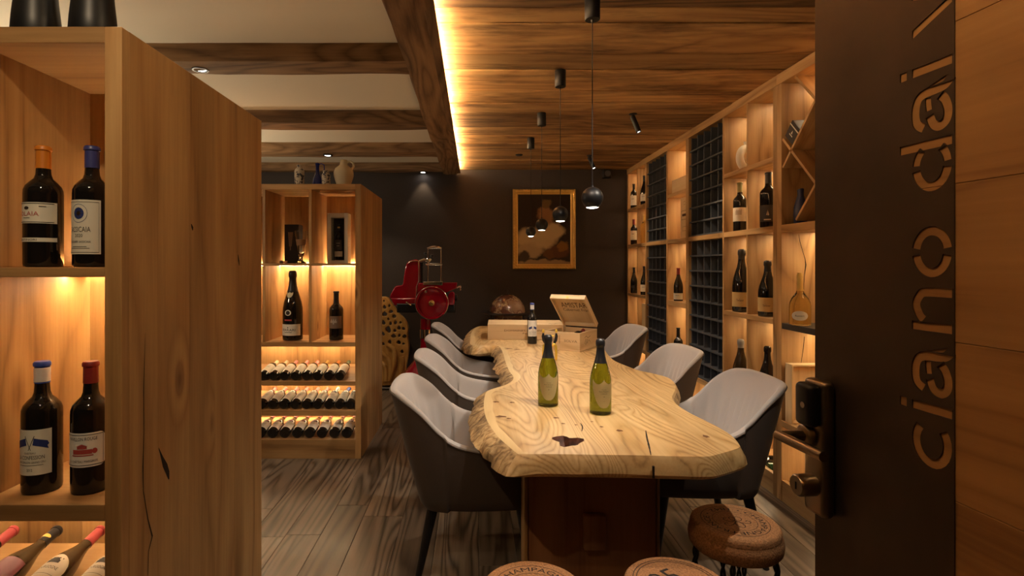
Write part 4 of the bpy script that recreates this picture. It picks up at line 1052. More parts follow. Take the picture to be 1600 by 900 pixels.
CH = [((.010, 2.60, 0), 0, 'grey armchair at the near left corner of the table'),
      ((.020, 3.45, 0), 2, 'grey armchair second along the left side of the table'),
      ((.02, 4.20, 0), -1, 'grey armchair third along the left side of the table'),
      ((-.005, 5.10, 0), 1, 'grey armchair furthest back on the left side, near the slicer'),
      ((1.075, 2.73, 0), 180, 'grey armchair at the near right of the table, above the cork stool'),
      ((1.07, 3.64, 0), 184, 'grey armchair in the middle of the right side of the table'),
      ((1.12, 4.92, 0), 184, 'grey armchair furthest back on the right side, by the far rack')]
for i, (lc, a, lb) in enumerate(CH):
    if i == 0:
        chair0.location = lc; chair0.rotation_euler = (0, 0, R(a)); chair0['label'] = lb; chair0['group'] = 'grey armchairs around the table'
    else: dup(chair0, lc, R(a), lb, 'grey armchairs around the table')

# ================================================================== CORK STOOLS
cork_me = lathe_mesh([(0, .352), (.120, .352), (.150, .356), (.160, .368), (.1635, .392), (.160, .412), (.1545, .424), (.1560, .434), (.152, .444), (.146, .4495), (.143, .450), (0, .450)], 48, 40)
def twisted_leg(bm, a, b):
    a, b = Vector(a), Vector(b); ax = (b - a).normalized(); u_ = ax.cross(Vector((0, 0, 1))).normalized(); v_ = ax.cross(u_)
    N = 30
    for ph in (0, PI):
        tube_bm(bm, [a.lerp(b, i / N) + (u_ * math.cos(ph + i * .72) + v_ * math.sin(ph + i * .72)) * .0055 for i in range(N + 1)], .005, 6)
def circ_polys(r0, r1, n_=64): 
    return [[(r0 * math.cos(a), r0 * math.sin(a)), (r1 * math.cos(a), r1 * math.sin(a)), (r1 * math.cos(b), r1 * math.sin(b)), (r0 * math.cos(b), r0 * math.sin(b))] for a, b in [(2 * PI * i / n_, 2 * PI * (i + 1) / n_) for i in range(n_)]]
def arc_text(s, r_, h_, mid_deg, span_deg, V, Fc, flip=1):
    vs, fs, ww, hh = text_polys(s)
    k = R(span_deg) / ww; b = len(V)
    for x, y in vs:
        a = R(mid_deg) - flip * x * k; rr = r_ + flip * y * h_ / hh
        V.append((rr * math.cos(a), rr * math.sin(a), .4506))
    Fc += [tuple(q + b for q in f) for f in fs]
def stroke_poly(pts, wd):
    P = catmull(pts, 6, False); o = []
    for i in range(len(P) - 1):
        a, b = Vector(P[i]), Vector(P[i + 1]); t_ = (b - a).normalized(); q = Vector((-t_.y, t_.x)) * wd / 2
        o.append([tuple(a + q), tuple(a - q), tuple(b - q), tuple(b + q)])
    return o
def stool(x, y, rot, label, kind):
    t = thing('cork_stool', label, 'stool', (x, y, 0), R(rot), 'champagne cork stools')
    c_ = put('cork_seat', cork_me, CORK, t)
    V, Fc = [], []
    def addp(pl):
        for p in pl:
            b = len(V); V.extend([(q[0], q[1], .4506) for q in p]); Fc.append(tuple(range(b, b + len(p))))
    if kind == 'lily':
        addp(circ_polys(.116, .118)); addp(circ_polys(.076, .0775))
        arc_text('CHAMPAGNE FRANCE', .097, .021, 90, 250, V, Fc); arc_text('1842', .097, .021, -90, 48, V, Fc, -1)
        addp([[(.004 * math.cos(q) + .097 * math.cos(R(a)), .004 * math.sin(q) + .097 * math.sin(R(a))) for q in [k * PI / 4 for k in range(8)]] for a in (-48, -132)])
        for s in (1, -1):
            addp(stroke_poly([(0, .004), (s * .018, .022), (s * .040, .030), (s * .052, .018), (s * .043, .008), (s * .036, .014)], .0026))
            addp(stroke_poly([(0, 0), (s * .020, .004), (s * .034, -.012), (s * .028, -.028), (s * .018, -.026)], .0026))
        addp(stroke_poly([(0, .004), (-.013, .024), (-.011, .044), (0, .054), (.011, .044), (.013, .024), (0, .004)], .0026))
        addp(stroke_poly([(0, 0), (-.009, -.014), (-.007, -.026), (0, -.030), (.007, -.026), (.009, -.014), (0, 0)], .0026))
    else:
        addp(circ_polys(.126, .1285)); addp(circ_polys(.116, .1185))
        vs, fs, ww, hh = text_polys('95.'); b = len(V)
        V += [(q[0] * .075 / hh, .035 + q[1] * .075 / hh, .4506) for q in vs]; Fc += [tuple(i + b for i in f) for f in fs]
    me = bpy.data.meshes.new('print'); me.from_pydata(V, [], Fc); put('printed_seal', me, INK, c_)
    for k in range(4):
        a = PI / 4 + k * PI / 2; bm = bmesh.new()
        for d in (-.13, .13):
            twisted_leg(bm, (.155 * math.cos(a), .155 * math.sin(a), .008), (.135 * math.cos(a + d), .135 * math.sin(a + d), .360))
        put('wire_leg', mesh_of(bm, 60), LEGM, t)
    bm = bmesh.new(); tube_bm(bm, [(.16 * math.cos(q), .16 * math.sin(q), .0055) for q in [2 * PI * i / 40 for i in range(40)]], .0055, 6, True)
    put('wire_ring', mesh_of(bm, 60), LEGM, t)
stool(.965, 2.02, 190, 'cork stool with printed lily seal below the near right armchair', 'lily')
stool(.172, 1.60, -55, 'cork stool with lily seal cut by the bottom picture edge', 'lily')
stool(.605, 1.625, 28, 'cork stool printed with the number 95 at the bottom edge', 'num')

# ================================================================== ON THE TABLE
def tx(u, Y): return XU(u, Y)
sl = [dict(z0=.10, z1=.475, a=62, mat=PAPERS, shape='shield', c=0, text=[(INK, [('Vintage', 0, .345, .011, .45), ('Dom Pérignon', 0, .318, .017, .86), ('CHAMPAGNE', 0, .290, .010, .6), ([(.06 * (1 if i % 2 == 0 else .4) * math.cos(i * PI / 5 + PI / 2), .25 + .06 * (1 if i % 2 == 0 else .4) * .135 * math.sin(i * PI / 5 + PI / 2)) for i in range(10)],), ('1', 0, .19, .012, None)])])]
pb1 = TP(858.5, 637); pb2 = TP(942, 650)
bottle('champagne', .325, .0470, GLASSG, 'black', 'green champagne bottle with shield label, left of the two on the table', (pb1[0], pb1[1] + .045, TZ + .0008), R(-4), foil_from=.68, lab=sl, group='green champagne bottles on the table')
bottle('champagne', .325, .0470, GLASSG, 'black', 'green champagne bottle with shield label, right and nearer of the two', (pb2[0], pb2[1] + .045, TZ + .0008), R(6), foil_from=.68, lab=sl, group='green champagne bottles on the table')
pc = TP(831.5, 537)
bottle('bordeaux', .335, .0395, GLASSK, 'blue', 'red wine bottle with blue-white neck standing before the long pine case', (pc[0], pc[1], TZ + .0008), R(3), foil_from=.835, band=(.845, .955, 'white'), lab=[dict(z0=.19, z1=.58, a=66, mat=PAPERW, text=[(tm, [(q if not isinstance(q[0], str) else q) for q in it]) for tm, it in conf_txt])])
# long closed case
t = thing('wine_case', 'long closed pine wine case at the far end of the table', 'wooden box', (.455, 4.93, TZ), R(-2.5), group='wooden wine cases')
def lb(name, x0, x1, y0, y1, z0, z1, mat, p, **k): return bx(name, x0, x1, y0, y1, z0, z1, mat, p, local=True, **k)
lb('front_board', -.335, .335, -.205, -.194, .010, .118, PINE, t, bev=.001); lb('back_board', -.335, .335, .194, .205, .010, .118, PINE, t, bev=.001)
lb('end_board', -.335, -.324, -.194, .194, .010, .118, PINE, t, bev=.001); lb('end_board', .324, .335, -.194, .194, .010, .118, PINE, t, bev=.001)
lb('bottom_board', -.335, .335, -.205, .205, .0008, .010, PINE, t, bev=.001); lb('lid', -.335, .335, -.205, .205, .118, .132, PINE, t, bev=.001)
put('branding', letters_mesh([('DOMAINES BARONS', -.02, .080, .016, .34), ('Pauillac', .02, .055, .014, .10)], lambda x, y: (x, -.2056, y)), BURN, t)
put('signature', poly_mesh(stroke_poly([(.20, -.15), (.215, -.10), (.225, -.16), (.24, -.12), (.25, -.17), (.265, -.08), (.275, -.15)], .003), lambda x, y: (x, y, .1326)), INK, t)
# open case with the tilted lid
ang = math.atan2(-.548, .836)
t = thing('open_wine_case', 'open pine wine case with raised printed lid on the table', 'wooden box', (.784 - .145 * .836 + .1775 * .548, 4.06 + .145 * .548 + .1775 * .836, TZ), ang, group='wooden wine cases')
W2, D2, HB = .145, .1775, .140
lb('front_board', -W2, W2, -D2, -D2 + .011, .010, HB, PINE, t, bev=.001, grain='x'); lb('back_board', -W2, W2, D2 - .011, D2, .010, HB, PINE, t, bev=.001, grain='x')
lb('side_board', -W2, -W2 + .011, -D2 + .011, D2 - .011, .010, HB, PINE, t, bev=.001, grain='y'); lb('side_board', W2 - .011, W2, -D2 + .011, D2 - .011, .010, HB, PINE, t, bev=.001, grain='y')
lb('bottom_board', -W2, W2, -D2, D2, .0008, .010, PINE, t, bev=.001)
for w_ in (('PETER', -.085, .075, .017, .085), ('SOLVA', .07, .075, .017, .105)): put('branding', letters_mesh([w_], lambda x, y: (x, -D2 - .0006, y)), BURN, t)
put('branding', poly_mesh([[(-.022, .05), (-.019, .05), (-.019, .115), (-.022, .115)]], lambda x, y: (x, -D2 - .0006, y)), BURN, t)
put('signature', poly_mesh(stroke_poly([(-.09, .095), (-.05, .105), (-.02, .09), (.03, .10)], .003) + stroke_poly([(-.09, .05), (-.06, .085), (-.065, .04), (-.03, .08), (-.035, .05), (0, .07), (.03, .05)], .003), lambda x, y: (W2 + .0006, x, y)), INK, t)
ld = put('lid', box_mesh(2 * W2, 2 * D2, .010, .001, PINE['y']), None, t)
al = R(42)
Mx = Matrix.Translation((0, D2, HB + .012)) @ Matrix.Rotation(-al, 4, 'X') @ Matrix.Translation((0, -D2, .034))
ld.matrix_local = Mx
for a in ((-W2, -W2 + .010, -D2 + .010, D2 - .010), (W2 - .010, W2, -D2 + .010, D2 - .010), (-W2, W2, -D2, -D2 + .010), (-W2, W2, D2 - .010, D2)):
    put('lid_rim', box_mesh(a[1] - a[0], a[3] - a[2], .032, .001, PINE['x' if a[1] - a[0] > .1 else 'y']), None, ld, ((a[0] + a[1]) / 2, (a[2] + a[3]) / 2, -.021))
put('branding', letters_mesh([('AMISTAR', .01, .060, .062, .215), ('Cabernet Franc', .02, .0, .036, .235)], lambda x, y: (x, -y, -.0056)), BURN, ld)
put('catch', lathe_mesh([(.006, -.002), (.012, -.002), (.012, .002), (.006, .002)], 20), BRASS, ld, (0, -D2 - .001, -.02), (R(90), 0, 0))
put('lid_stay', box_mesh(.012, .05, .05, .001, PINE['y']), None, t, (-W2 + .018, D2 - .035, HB - .01))
inb = bottle('bordeaux', .30, .036, GLASSK, 'red', 'bottle lying inside the open pine case with its red neck showing', (0, 0, 0), 0)
bp_ = Matrix.Rotation(ang, 4, 'Z') @ Vector((.045, -.150, .052))
inb.rotation_euler = (-R(76), 0, ang); inb.location = t.location + bp_
# gold lever corkscrew
pg = TP(859, 563)
t = thing('lever_corkscrew', 'gold winged corkscrew standing behind the left champagne bottle', 'corkscrew', (pg[0], pg[1], TZ))
put('bell', lathe_mesh([(.016, .0008), (.018, .004), (.015, .03), (.012, .05), (.013, .085), (.010, .10), (.006, .11), (.005, .16), (0, .16)], 20, 50), GOLDLAC, t)
for s in (-1, 1):
    put('lever_arm', tube_mesh([(s * .012, 0, .088), (s * .030, 0, .115), (s * .040, 0, .10), (s * .044, 0, .05), (s * .043, 0, .004)], [.006, .008, .010, .009, .008], 10), GOLDLAC, t)
    put('arm_grip', tube_mesh([(s * .030, 0, .118), (s * .040, 0, .135), (s * .046, 0, .165), (s * .044, 0, .185)], [.009, .011, .010, .006], 10), BLACK, t)
    put('arm_tip', lathe_mesh([(0, 0), (.008, .006), (.010, .016), (.005, .026), (0, .028)], 14, 60), GOLDLAC, t, (s * .044, 0, .186))
put('crank', tube_mesh([(-.028, 0, .166), (.028, 0, .166)], .006, 10), GOLDLAC, t)

# ================================================================== PENDANTS AND SPOTS
cord_me = {}
ball = lathe_mesh([(.026, -.0415), (.0285, -.0385), (.0375, -.027), (.0445, -.012), (.046, 0), (.0445, .012), (.0375, .027), (.026, .038), (.014, .0438), (.006, .0455), (.005, .052), (0, .052)], 32, 60, cap=False)
lens_me = lathe_mesh([(0, -.0455), (.012, -.0448), (.022, -.0425), (.0268, -.0395), (.026, -.036), (0, -.036)], 28, 60)
can_me = lathe_mesh([(0, 0), (.0315, 0), (.0325, -.002), (.0325, -.093), (.0305, -.096), (.006, -.096), (.004, -.105), (0, -.105)], 28, 40)
PG = 'black ball pendants over the table'
PN = ['nearest black ball pendant, largest and highest in the picture', 'second black ball pendant from the front, in front of the painting', 'third black ball pendant from the front, overlapping the painting', 'furthest black ball pendant, smallest of the four']
for (u, v, Y), lb_ in zip(((925.5, 309, 2.31), (875.5, 334.5, 3.18), (846.5, 351, 4.07), (829.5, 362, 4.87)), PN):
    x, z = XU(u, Y), ZV(v, Y)
    zc = ZC - .009
    t = thing('pendant_lamp', lb_, 'pendant lamp', (x, Y, z), group=PG)
    put('lamp_ball', ball, BLACK, t); put('lens', lens_me, LENS, t)
    put('cord', tube_mesh([(0, 0, .050), (0, 0, zc - .10 - z)], .0022, 8), BLACK, t)
    put('ceiling_canopy', can_me, BLACK, t, (0, 0, zc - z))
    spot((x, Y, z - .048), (x, Y, 0), 15, 150, .6, NEUT, .022)
def tube_spot(u, v, target, label, watts, angle=62, col=NEUT, x=None, Y=None):
    if Y is None: Y = F * (ZC - .009 - H) / (V0 - v); x = XU(u, Y)
    t = thing('tube_spotlight', label, 'spotlight', (x, Y, ZC - .009), group='black tube spotlights')
    put('mount', lathe_mesh([(0, 0), (.03, 0), (.03, -.006), (.012, -.010), (.010, -.022), (0, -.022)], 20), BLACK, t)
    d = (Vector(target) - Vector((x, Y, ZC - .03))).normalized()
    q = Vector((0, 0, -1)).rotation_difference(d).to_euler()
    put('tube', lathe_mesh([(.0, .012), (.018, .012), (.0195, .008), (.0195, -.118), (.0165, -.118), (.0165, -.110), (0, -.110)], 20, 40), BLACK, t, (0, 0, -.030), q)
    ln = put('lens', lathe_mesh([(0, -.1105), (.016, -.1105), (.016, -.1125), (0, -.1125)], 16), LENS, t, (0, 0, -.030), q)
    p = Vector((x, Y, ZC - .039)) + d * .122
    spot(p, target, watts, angle, .35, col, .014)
TSPOT = (('tube', 989, 177.5), )
tube_spot(989, 178, (1.72, 3.95, 1.1), 'black tube spotlight on the planks above the right chairs', 26, 70, SOFT)
tube_spot(921, 243, (1.75, 5.35, 1.1), 'black tube spotlight beside the nearest pendant cord', 18, 70, SOFT)
tube_spot(0, 0, (.50, 2.5, .75), 'added unseen tube spotlight above the front end of the table', SPOT_W, x=1.15, Y=1.80)  # added above the frame to brighten the table
tube_spot(0, 0, (.30, 3.1, .6), 'added unseen tube spotlight above the gap between cabinet and table', SPOT_W * .5, x=.30, Y=1.55)  # added out of view for more light along the table's left
tube_spot(0, 0, (-.9, 1.8, 1.75), 'added unseen tube spotlight over the doorway, aimed at the near cabinet', 8, 80, WARM, x=.35, Y=.95)  # added out of view to warm the cabinet's side
tube_spot(0, 0, (.72, .80, 1.2), 'added unseen tube spotlight over the doorway, aimed at the open door', 9, 80, WARM, x=-.02, Y=.62)  # added out of view so the door face gets light
# flat disc on the planks and a small box on the wall
Yd = F * (ZC - .009 - H) / (V0 - 241.5)
t = thing('ceiling_disc', 'small flat black disc fitting on the plank ceiling', 'fitting', (XU(811, Yd), Yd, ZC - .009))
put('disc', lathe_mesh([(0, 0), (.036, 0), (.038, -.006), (.030, -.012), (0, -.013)], 24, 60), BLACK, t); put('ring', lathe_mesh([(.02, -.013), (.024, -.013), (.024, -.016), (.02, -.016)], 20), RACK, t)
t = thing('wall_speaker', 'little black speaker box high on the back wall', 'speaker', (XU(948, 6.45), 6.45, 2.43))
bx('speaker_box', t.location.x - .048, t.location.x + .048, 6.405, 6.499, 2.432, 2.525, BLACK, t, bev=.004)
put('grille', lathe_mesh([(0, 0), (.034, 0), (.036, .003), (0, .004)], 20), RACK, t, (0, -.0455, .048), (R(90), 0, 0))

# ================================================================== PAINTING
px0, px1, pz0, pz1 = XU(801, 6.49), XU(899, 6.49), ZV(420.5, 6.49), ZV(296, 6.49)
t = thing('framed_painting', 'dark framed oil painting with gilt ornate frame on the back wall', 'painting', ((px0 + px1) / 2, 6.49, pz0))
fw = .062
def moulding(length, wd):
    """mitred frame side along local x, inner edge towards +y, front towards -z"""
    sec = [(0, 0), (0, -.030), (.010, -.042), (.022, -.040), (.032, -.028), (.046, -.032), (.056, -.020), (wd, -.016), (wd, 0)]
    bm = bmesh.new()
    A = [bm.verts.new((-length / 2 + y, y, z)) for y, z in sec]; B = [bm.verts.new((length / 2 - y, y, z)) for y, z in sec]
    for i in range(len(sec) - 1): bm.faces.new((A[i], B[i], B[i + 1], A[i + 1]))
    bm.faces.new(A); bm.faces.new(B)
    return mesh_of(bm, 50)
def leafrow(length):
    bm = bmesh.new(); k = int(length / .036)
    for i in range(k):
        x = -length / 2 + (i + .5) * length / k
        for (dy, dz, sx_, sy_, sz_) in ((.016, -.040, .014, .010, .007), (.040, -.030, .008, .006, .005)):
            bmesh.ops.create_icosphere(bm, subdivisions=1, radius=1, matrix=Matrix.Translation((x + (.5 if dy > .03 else 0) * length / k, dy, dz)) @ Matrix.Rotation(.6, 4, 'Z') @ Matrix.Diagonal((sx_, sy_, sz_, 1)))
    return mesh_of(bm, 60)
WF, HF = px1 - px0, pz1 - pz0
for ln, loc, rt in ((WF, (0, 0, 0), 0), (WF, (0, 0, HF), 180), (HF, (-WF / 2, 0, HF / 2), -90), (HF, (WF / 2, 0, HF / 2), 90)):
    # local x,y lie in the wall plane, local z points into the wall
    Mr = Matrix.Translation(loc) @ Matrix.Rotation(R(-rt), 4, 'Y') @ Matrix(((1, 0, 0, 0), (0, 0, 1, 0), (0, 1, 0, 0), (0, 0, 0, 1)))
    o = put('frame_side', moulding(ln, fw), GOLD, t); o.matrix_local = Mr
    lf = put('carved_leaves', leafrow(ln - .03), GOLD, o, kind='stuff')
def canvas_mat():
    m, nt, bs = nmat('oil_canvas')
    tc = node(nt, 'ShaderNodeTexCoord'); nzz = node(nt, 'ShaderNodeTexNoise'); nzz.inputs['Scale'].default_value = 9; nzz.inputs['Detail'].default_value = 5
    L(nt, tc.outputs['Object'], nzz.inputs['Vector'])
    sub = node(nt, 'ShaderNodeVectorMath', operation='SUBTRACT'); sub.inputs[1].default_value = (.5, .5, .5); L(nt, nzz.outputs['Color'], sub.inputs[0])
    scl = node(nt, 'ShaderNodeVectorMath', operation='SCALE'); scl.inputs['Scale'].default_value = .12; L(nt, sub.outputs['Vector'], scl.inputs[0])
    av = node(nt, 'ShaderNodeVectorMath', operation='ADD'); L(nt, tc.outputs['Object'], av.inputs[0]); L(nt, scl.outputs['Vector'], av.inputs[1])
    cur = None
    base = node(nt, 'ShaderNodeRGB'); base.outputs[0].default_value = (.022, .011, .007, 1); cur = base.outputs[0]
    # a plain still life: pale cloth on a ledge, a bowl of fruit, a jug
    for cx, cz, rx, rz, col in ((-.10, -.12, .26, .15, (.50, .38, .20)), (-.20, -.26, .20, .10, (.42, .31, .16)), (.10, -.02, .15, .12, (.52, .40, .22)), (0, -.42, .42, .06, (.33, .22, .10)), (.16, -.27, .14, .085, (.10, .035, .015)), (.05, -.30, .08, .06, (.13, .05, .012)), (-.24, -.33, .09, .07, (.05, .028, .014)), (.22, -.20, .07, .06, (.22, .11, .02)), (.02, .16, .10, .12, (.30, .16, .07)), (.03, .30, .07, .06, (.16, .10, .035))):
        sb = node(nt, 'ShaderNodeVectorMath', operation='SUBTRACT'); sb.inputs[1].default_value = (cx, 0, cz); L(nt, av.outputs['Vector'], sb.inputs[0])
        ds = node(nt, 'ShaderNodeVectorMath', operation='MULTIPLY'); ds.inputs[1].default_value = (1 / rx, 0, 1 / rz); L(nt, sb.outputs['Vector'], ds.inputs[0])
        le = node(nt, 'ShaderNodeVectorMath', operation='LENGTH'); L(nt, ds.outputs['Vector'], le.inputs[0])
        mr = node(nt, 'ShaderNodeMapRange'); mr.inputs['From Min'].default_value = .75; mr.inputs['From Max'].default_value = 1.05; mr.inputs['To Min'].default_value = 1; mr.inputs['To Max'].default_value = 0
        L(nt, le.outputs['Value'], mr.inputs['Value'])
        mx = node(nt, 'ShaderNodeMixRGB'); mx.inputs['Color2'].default_value = (*col, 1); L(nt, mr.outputs[0], mx.inputs['Fac']); L(nt, cur, mx.inputs['Color1']); cur = mx.outputs['Color']
    L(nt, cur, bs.inputs['Base Color']); bs.inputs['Roughness'].default_value = .35
    return m
put('canvas', box_mesh(WF - 2 * fw + .008, .010, HF - 2 * fw + .008, 0, canvas_mat()), None, t, (0, -.010, HF / 2))

# ================================================================== GLOBE, SLICER, SCULPTURE AT THE BACK WALL
def globe_mat():
    m, nt, bs = nmat('antique_globe')
    tc = node(nt, 'ShaderNodeTexCoord'); nzz = node(nt, 'ShaderNodeTexNoise'); nzz.inputs['Scale'].default_value = 7; nzz.inputs['Detail'].default_value = 5
    cr = node(nt, 'ShaderNodeValToRGB'); e = cr.color_ramp.elements; e[0].position = .44; e[0].color = (.13, .05, .028, 1); e[1].position = .56; e[1].color = (.30, .17, .09, 1)
    q = e.new(.495); q.color = (.46, .33, .18, 1); q2 = e.new(.51); q2.color = (.17, .06, .035, 1)
    L(nt, tc.outputs['Object'], nzz.inputs['Vector']); L(nt, nzz.outputs['Fac'], cr.inputs['Fac']); L(nt, cr.outputs['Color'], bs.inputs['Base Color'])
    bs.inputs['Roughness'].default_value = .25; bs.inputs['Coat Weight'].default_value = .5; return m
GY = 6.08
t = thing('globe_bar', 'antique brown globe in a dark ring stand behind the table', 'globe', (XU(793, GY), GY, 0))
zr = ZV(489, GY)
sph = [(0, -.20)] + [(.20 * math.sin(a), -.20 * math.cos(a)) for a in [PI * i / 24 for i in range(1, 24)]] + [(0, .20)]
put('globe_ball', lathe_mesh(sph, 40, 60), globe_mat(), t, (0, 0, zr + .012))
DK = plain('dark_stained_wood', (.022, .013, .010), .35)
put('horizon_ring', lathe_mesh([(.205, -.008), (.270, -.008), (.282, 0), (.270, .010), (.205, .010), (.205, -.008)], 44, 40, cap=False), DK, t, (0, 0, zr))
put('finial', lathe_mesh([(.012, 0), (.014, .006), (.006, .014), (.005, .03), (.009, .036), (.006, .046), (0, .048)], 16, 60), DK, t, (0, 0, zr + .211))
for k in range(4):
    a = PI / 4 + k * PI / 2
    put('stand_leg', tube_mesh([(.24 * math.cos(a), .24 * math.sin(a), 0), (.225 * math.cos(a), .225 * math.sin(a), .3), (.245 * math.cos(a), .245 * math.sin(a), zr - .008)], [.018, .014, .02], 12), DK, t)
put('base_tray', lathe_mesh([(0, .20), (.215, .20), (.225, .21), (.215, .222), (0, .222)], 40), DK, t)
put('centre_post', lathe_mesh([(.02, .222), (.03, .24), (.016, .3), (.02, zr - .215), (0, zr - .215)], 16, 60), DK, t)

# --- flywheel ham slicer
SY = 5.80; sc_ = SY / F
def sx(cx): return ((595 + cx / 6.43) - 665) * sc_         # crop pixels to metres across, origin at the column
def sz(cy): return H + (V0 - (380 + cy / 6.43)) * sc_
sl_ = thing('meat_slicer', 'red flywheel ham slicer with chrome fittings on a red pedestal', 'slicer', (XU(665, SY), SY, 0))
put('pedestal_base', lathe_mesh([(0, 0), (.33, 0), (.335, .02), (.325, .10), (.29, .18), (.22, .27), (.15, .35), (.095, .42), (.072, .48), (0, .48)], 40, 50), RED, sl_)
put('column', lathe_mesh([(.062, .48), (.055, .56), (.055, .83), (0, .83)], 28, 50), RED, sl_)
put('chrome_band', lathe_mesh([(.057, .62), (.0605, .622), (.0605, .715), (.057, .717)], 28, 50, cap=False), CHROME, sl_)
def slab_xz(pts, y0, y1, bev=.012):
    me = curve_mesh([[(sx(a), sz(b)) for a, b in pts]], (y1 - y0) / 2 - bev, bev, 2)
    me.transform(Matrix.Translation((0, (y0 + y1) / 2, 0)) @ Matrix.Rotation(R(90), 4, 'X')); me.shade_smooth(); me.set_sharp_from_angle(angle=R(40)); return me
put('base_plate', slab_xz([(185, 612), (735, 612), (735, 680), (185, 680)], -.10, .20), BLACK, sl_)
put('lower_body', slab_xz([(128, 560), (700, 560), (690, 612), (150, 612)], -.08, .18), RED, sl_)
hs_ = put('blade_housing', slab_xz(catmull([(128, 555), (130, 490), (165, 438), (232, 425), (250, 330), (268, 230), (300, 188), (380, 182), (386, 300), (380, 420), (358, 555)], 3), -.06, .16), RED, sl_)
put('chrome_trim', tube_mesh([(sx(a), -.066, sz(b)) for a, b in ((280, 205), (300, 186), (340, 178), (385, 178), (388, 260), (388, 380), (365, 440), (362, 552))], .006, 8), CHROME, hs_)
put('chrome_trim', tube_mesh([(sx(a), -.066, sz(b)) for a, b in ((128, 556), (358, 556))], .004, 8), CHROME, hs_)
put('side_knob', lathe_mesh([(0, 0), (.014, .002), (.016, .015), (.006, .02), (.006, .04), (0, .04)], 14, 60), CHROME, hs_, (sx(235), -.02, sz(330)), (0, R(90), 0))
put('top_knob', lathe_mesh([(0, 0), (.05, 0), (.05, .008), (0, .012)], 18, 60), BLACK, hs_, (sx(335), .05, sz(181)))
fly = put('flywheel', lathe_mesh([(0, .012), (.10, .014), (.145, .006), (.150, .020), (.166, .020), (.170, .010), (.170, -.012), (.164, -.022), (.150, -.020), (.140, -.006), (.09, -.012), (.05, -.016), (.036, -.026), (0, -.028)], 48, 40), RED, sl_, (sx(525), -.165, sz(590)), (R(90), 0, 0))
put('wheel_rim', lathe_mesh([(.1695, .012), (.1735, .010), (.1735, -.012), (.1695, -.012)], 48, 50, cap=False), CHROME, fly)
put('brass_hub', lathe_mesh([(0, .034), (.026, .033), (.030, .028), (.030, .012), (0, .012)], 24, 50), BRASS, fly)
put('hub_slot', box_mesh(.036, .006, .002, 0, BLACK), None, fly, (0, 0, .0345), (0, 0, R(-35)))
put('wheel_handle', lathe_mesh([(.006, .01), (.006, .03), (.013, .034), (.016, .05), (.013, .085), (0, .088)], 16, 60), CHROME, fly, (-.055, .122, 0))
put('axle', lathe_mesh([(.03, -.02), (.03, -.09), (0, -.09)], 20), BLACK, fly)
put('carriage', slab_xz([(398, 408), (760, 402), (755, 440), (640, 490), (398, 490)], -.12, .10), RED, sl_)
put('carriage_plate', slab_xz([(440, 388), (625, 384), (622, 414), (440, 412)], -.13, .11, .004), CHROME, sl_)
for a in (475, 605): put('guide_rod', tube_mesh([(sx(a), -.02, sz(400)), (sx(a), -.02, sz(50))], .0065, 10), CHROME, sl_)
put('top_handle', tube_mesh([(sx(a), -.02, sz(b)) for a, b in ((468, 52), (500, 44), (540, 40), (580, 44), (612, 52))], [.008, .014, .017, .014, .008], 12), CHROME, sl_)
put('press_bar', tube_mesh([(sx(455), -.02, sz(212)), (sx(560), -.02, sz(212)), (sx(618), -.02, sz(214))], [.010, .013, .011], 12), CHROME, sl_)
put('sharpener', tube_mesh([(sx(390), -.03, sz(182)), (sx(440), -.03, sz(165)), (sx(480), -.03, sz(178)), (sx(512), -.03, sz(160))], [.014, .020, .022, .014], 10), CHROME, sl_)
put('sharpener_post', tube_mesh([(sx(415), -.02, sz(195)), (sx(415), -.02, sz(400))], .012, 10), BLACK, sl_)
for a, b in ((452, 105), (517, 128)):
    put('sharpener_knob', lathe_mesh([(0, -.05), (.006, -.05), (.006, -.012), (.018, -.01), (.020, .004), (.014, .014), (0, .016)], 16, 60), BLACK, sl_, (sx(a), -.03, sz(b)))
put('end_handle', tube_mesh([(sx(735), -.06, sz(440)), (sx(770), -.06, sz(443)), (sx(800), -.06, sz(428)), (sx(802), -.06, sz(470))], [.008, .014, .012, .009], 10), CHROME, sl_)
put('side_bracket', slab_xz(catmull([(672, 610), (690, 520), (712, 490), (738, 505), (735, 600), (728, 625)], 3), -.10, -.02, .008), RED, sl_)
put('regulator_knob', lathe_mesh([(0, 0), (.03, .0), (.034, .012), (.03, .03), (0, .032)], 20, 60), BLACK, sl_, (sx(742), -.06, sz(545)), (0, R(90), 0))
put('lock_lever', tube_mesh([(sx(268), -.11, sz(585)), (sx(318), -.12, sz(615))], [.009, .006], 10), CHROME, sl_)

# --- pierced root-wood sculpture
wy = 6.18; ws = wy / F
def wx(u): return (u - 600) * ws
def wz(v): return H + (V0 - v) * ws
oln = catmull([(wx(u), wz(v)) for u, v in ((566, 597), (562, 560), (568, 520), (580, 484), (592, 468), (604, 466), (614, 478), (622, 490), (632, 500), (637, 512), (636, 524), (638, 540), (637, 556), (634, 575), (632, 597))], 6)
rh = random.Random(8); holes = []
cand = [(wx(601), wz(470.5), .016), (wx(602), wz(480), .026), (wx(609.5), wz(478), .018), (wx(612), wz(487), .026), (wx(602), wz(491), .034), (wx(617), wz(494.5), .026), (wx(608), wz(498.5), .018), (wx(611.5), wz(505.5), .022), (wx(619), wz(504), .026), (wx(600), wz(504), .030), (wx(627), wz(504), .018), (wx(607.5), wz(515), .042), (wx(624.5), wz(512.5), .027), (wx(618), wz(516.5), .022), (wx(631.5), wz(513.5), .024), (wx(599), wz(522), .030), (wx(616), wz(525), .030), (wx(625), wz(524), .022), (wx(633), wz(525), .020), (wx(610), wz(534), .026), (wx(624), wz(535), .028), (wx(631.5), wz(537), .018), (wx(600), wz(537), .022), (wx(629), wz(549), .024)]
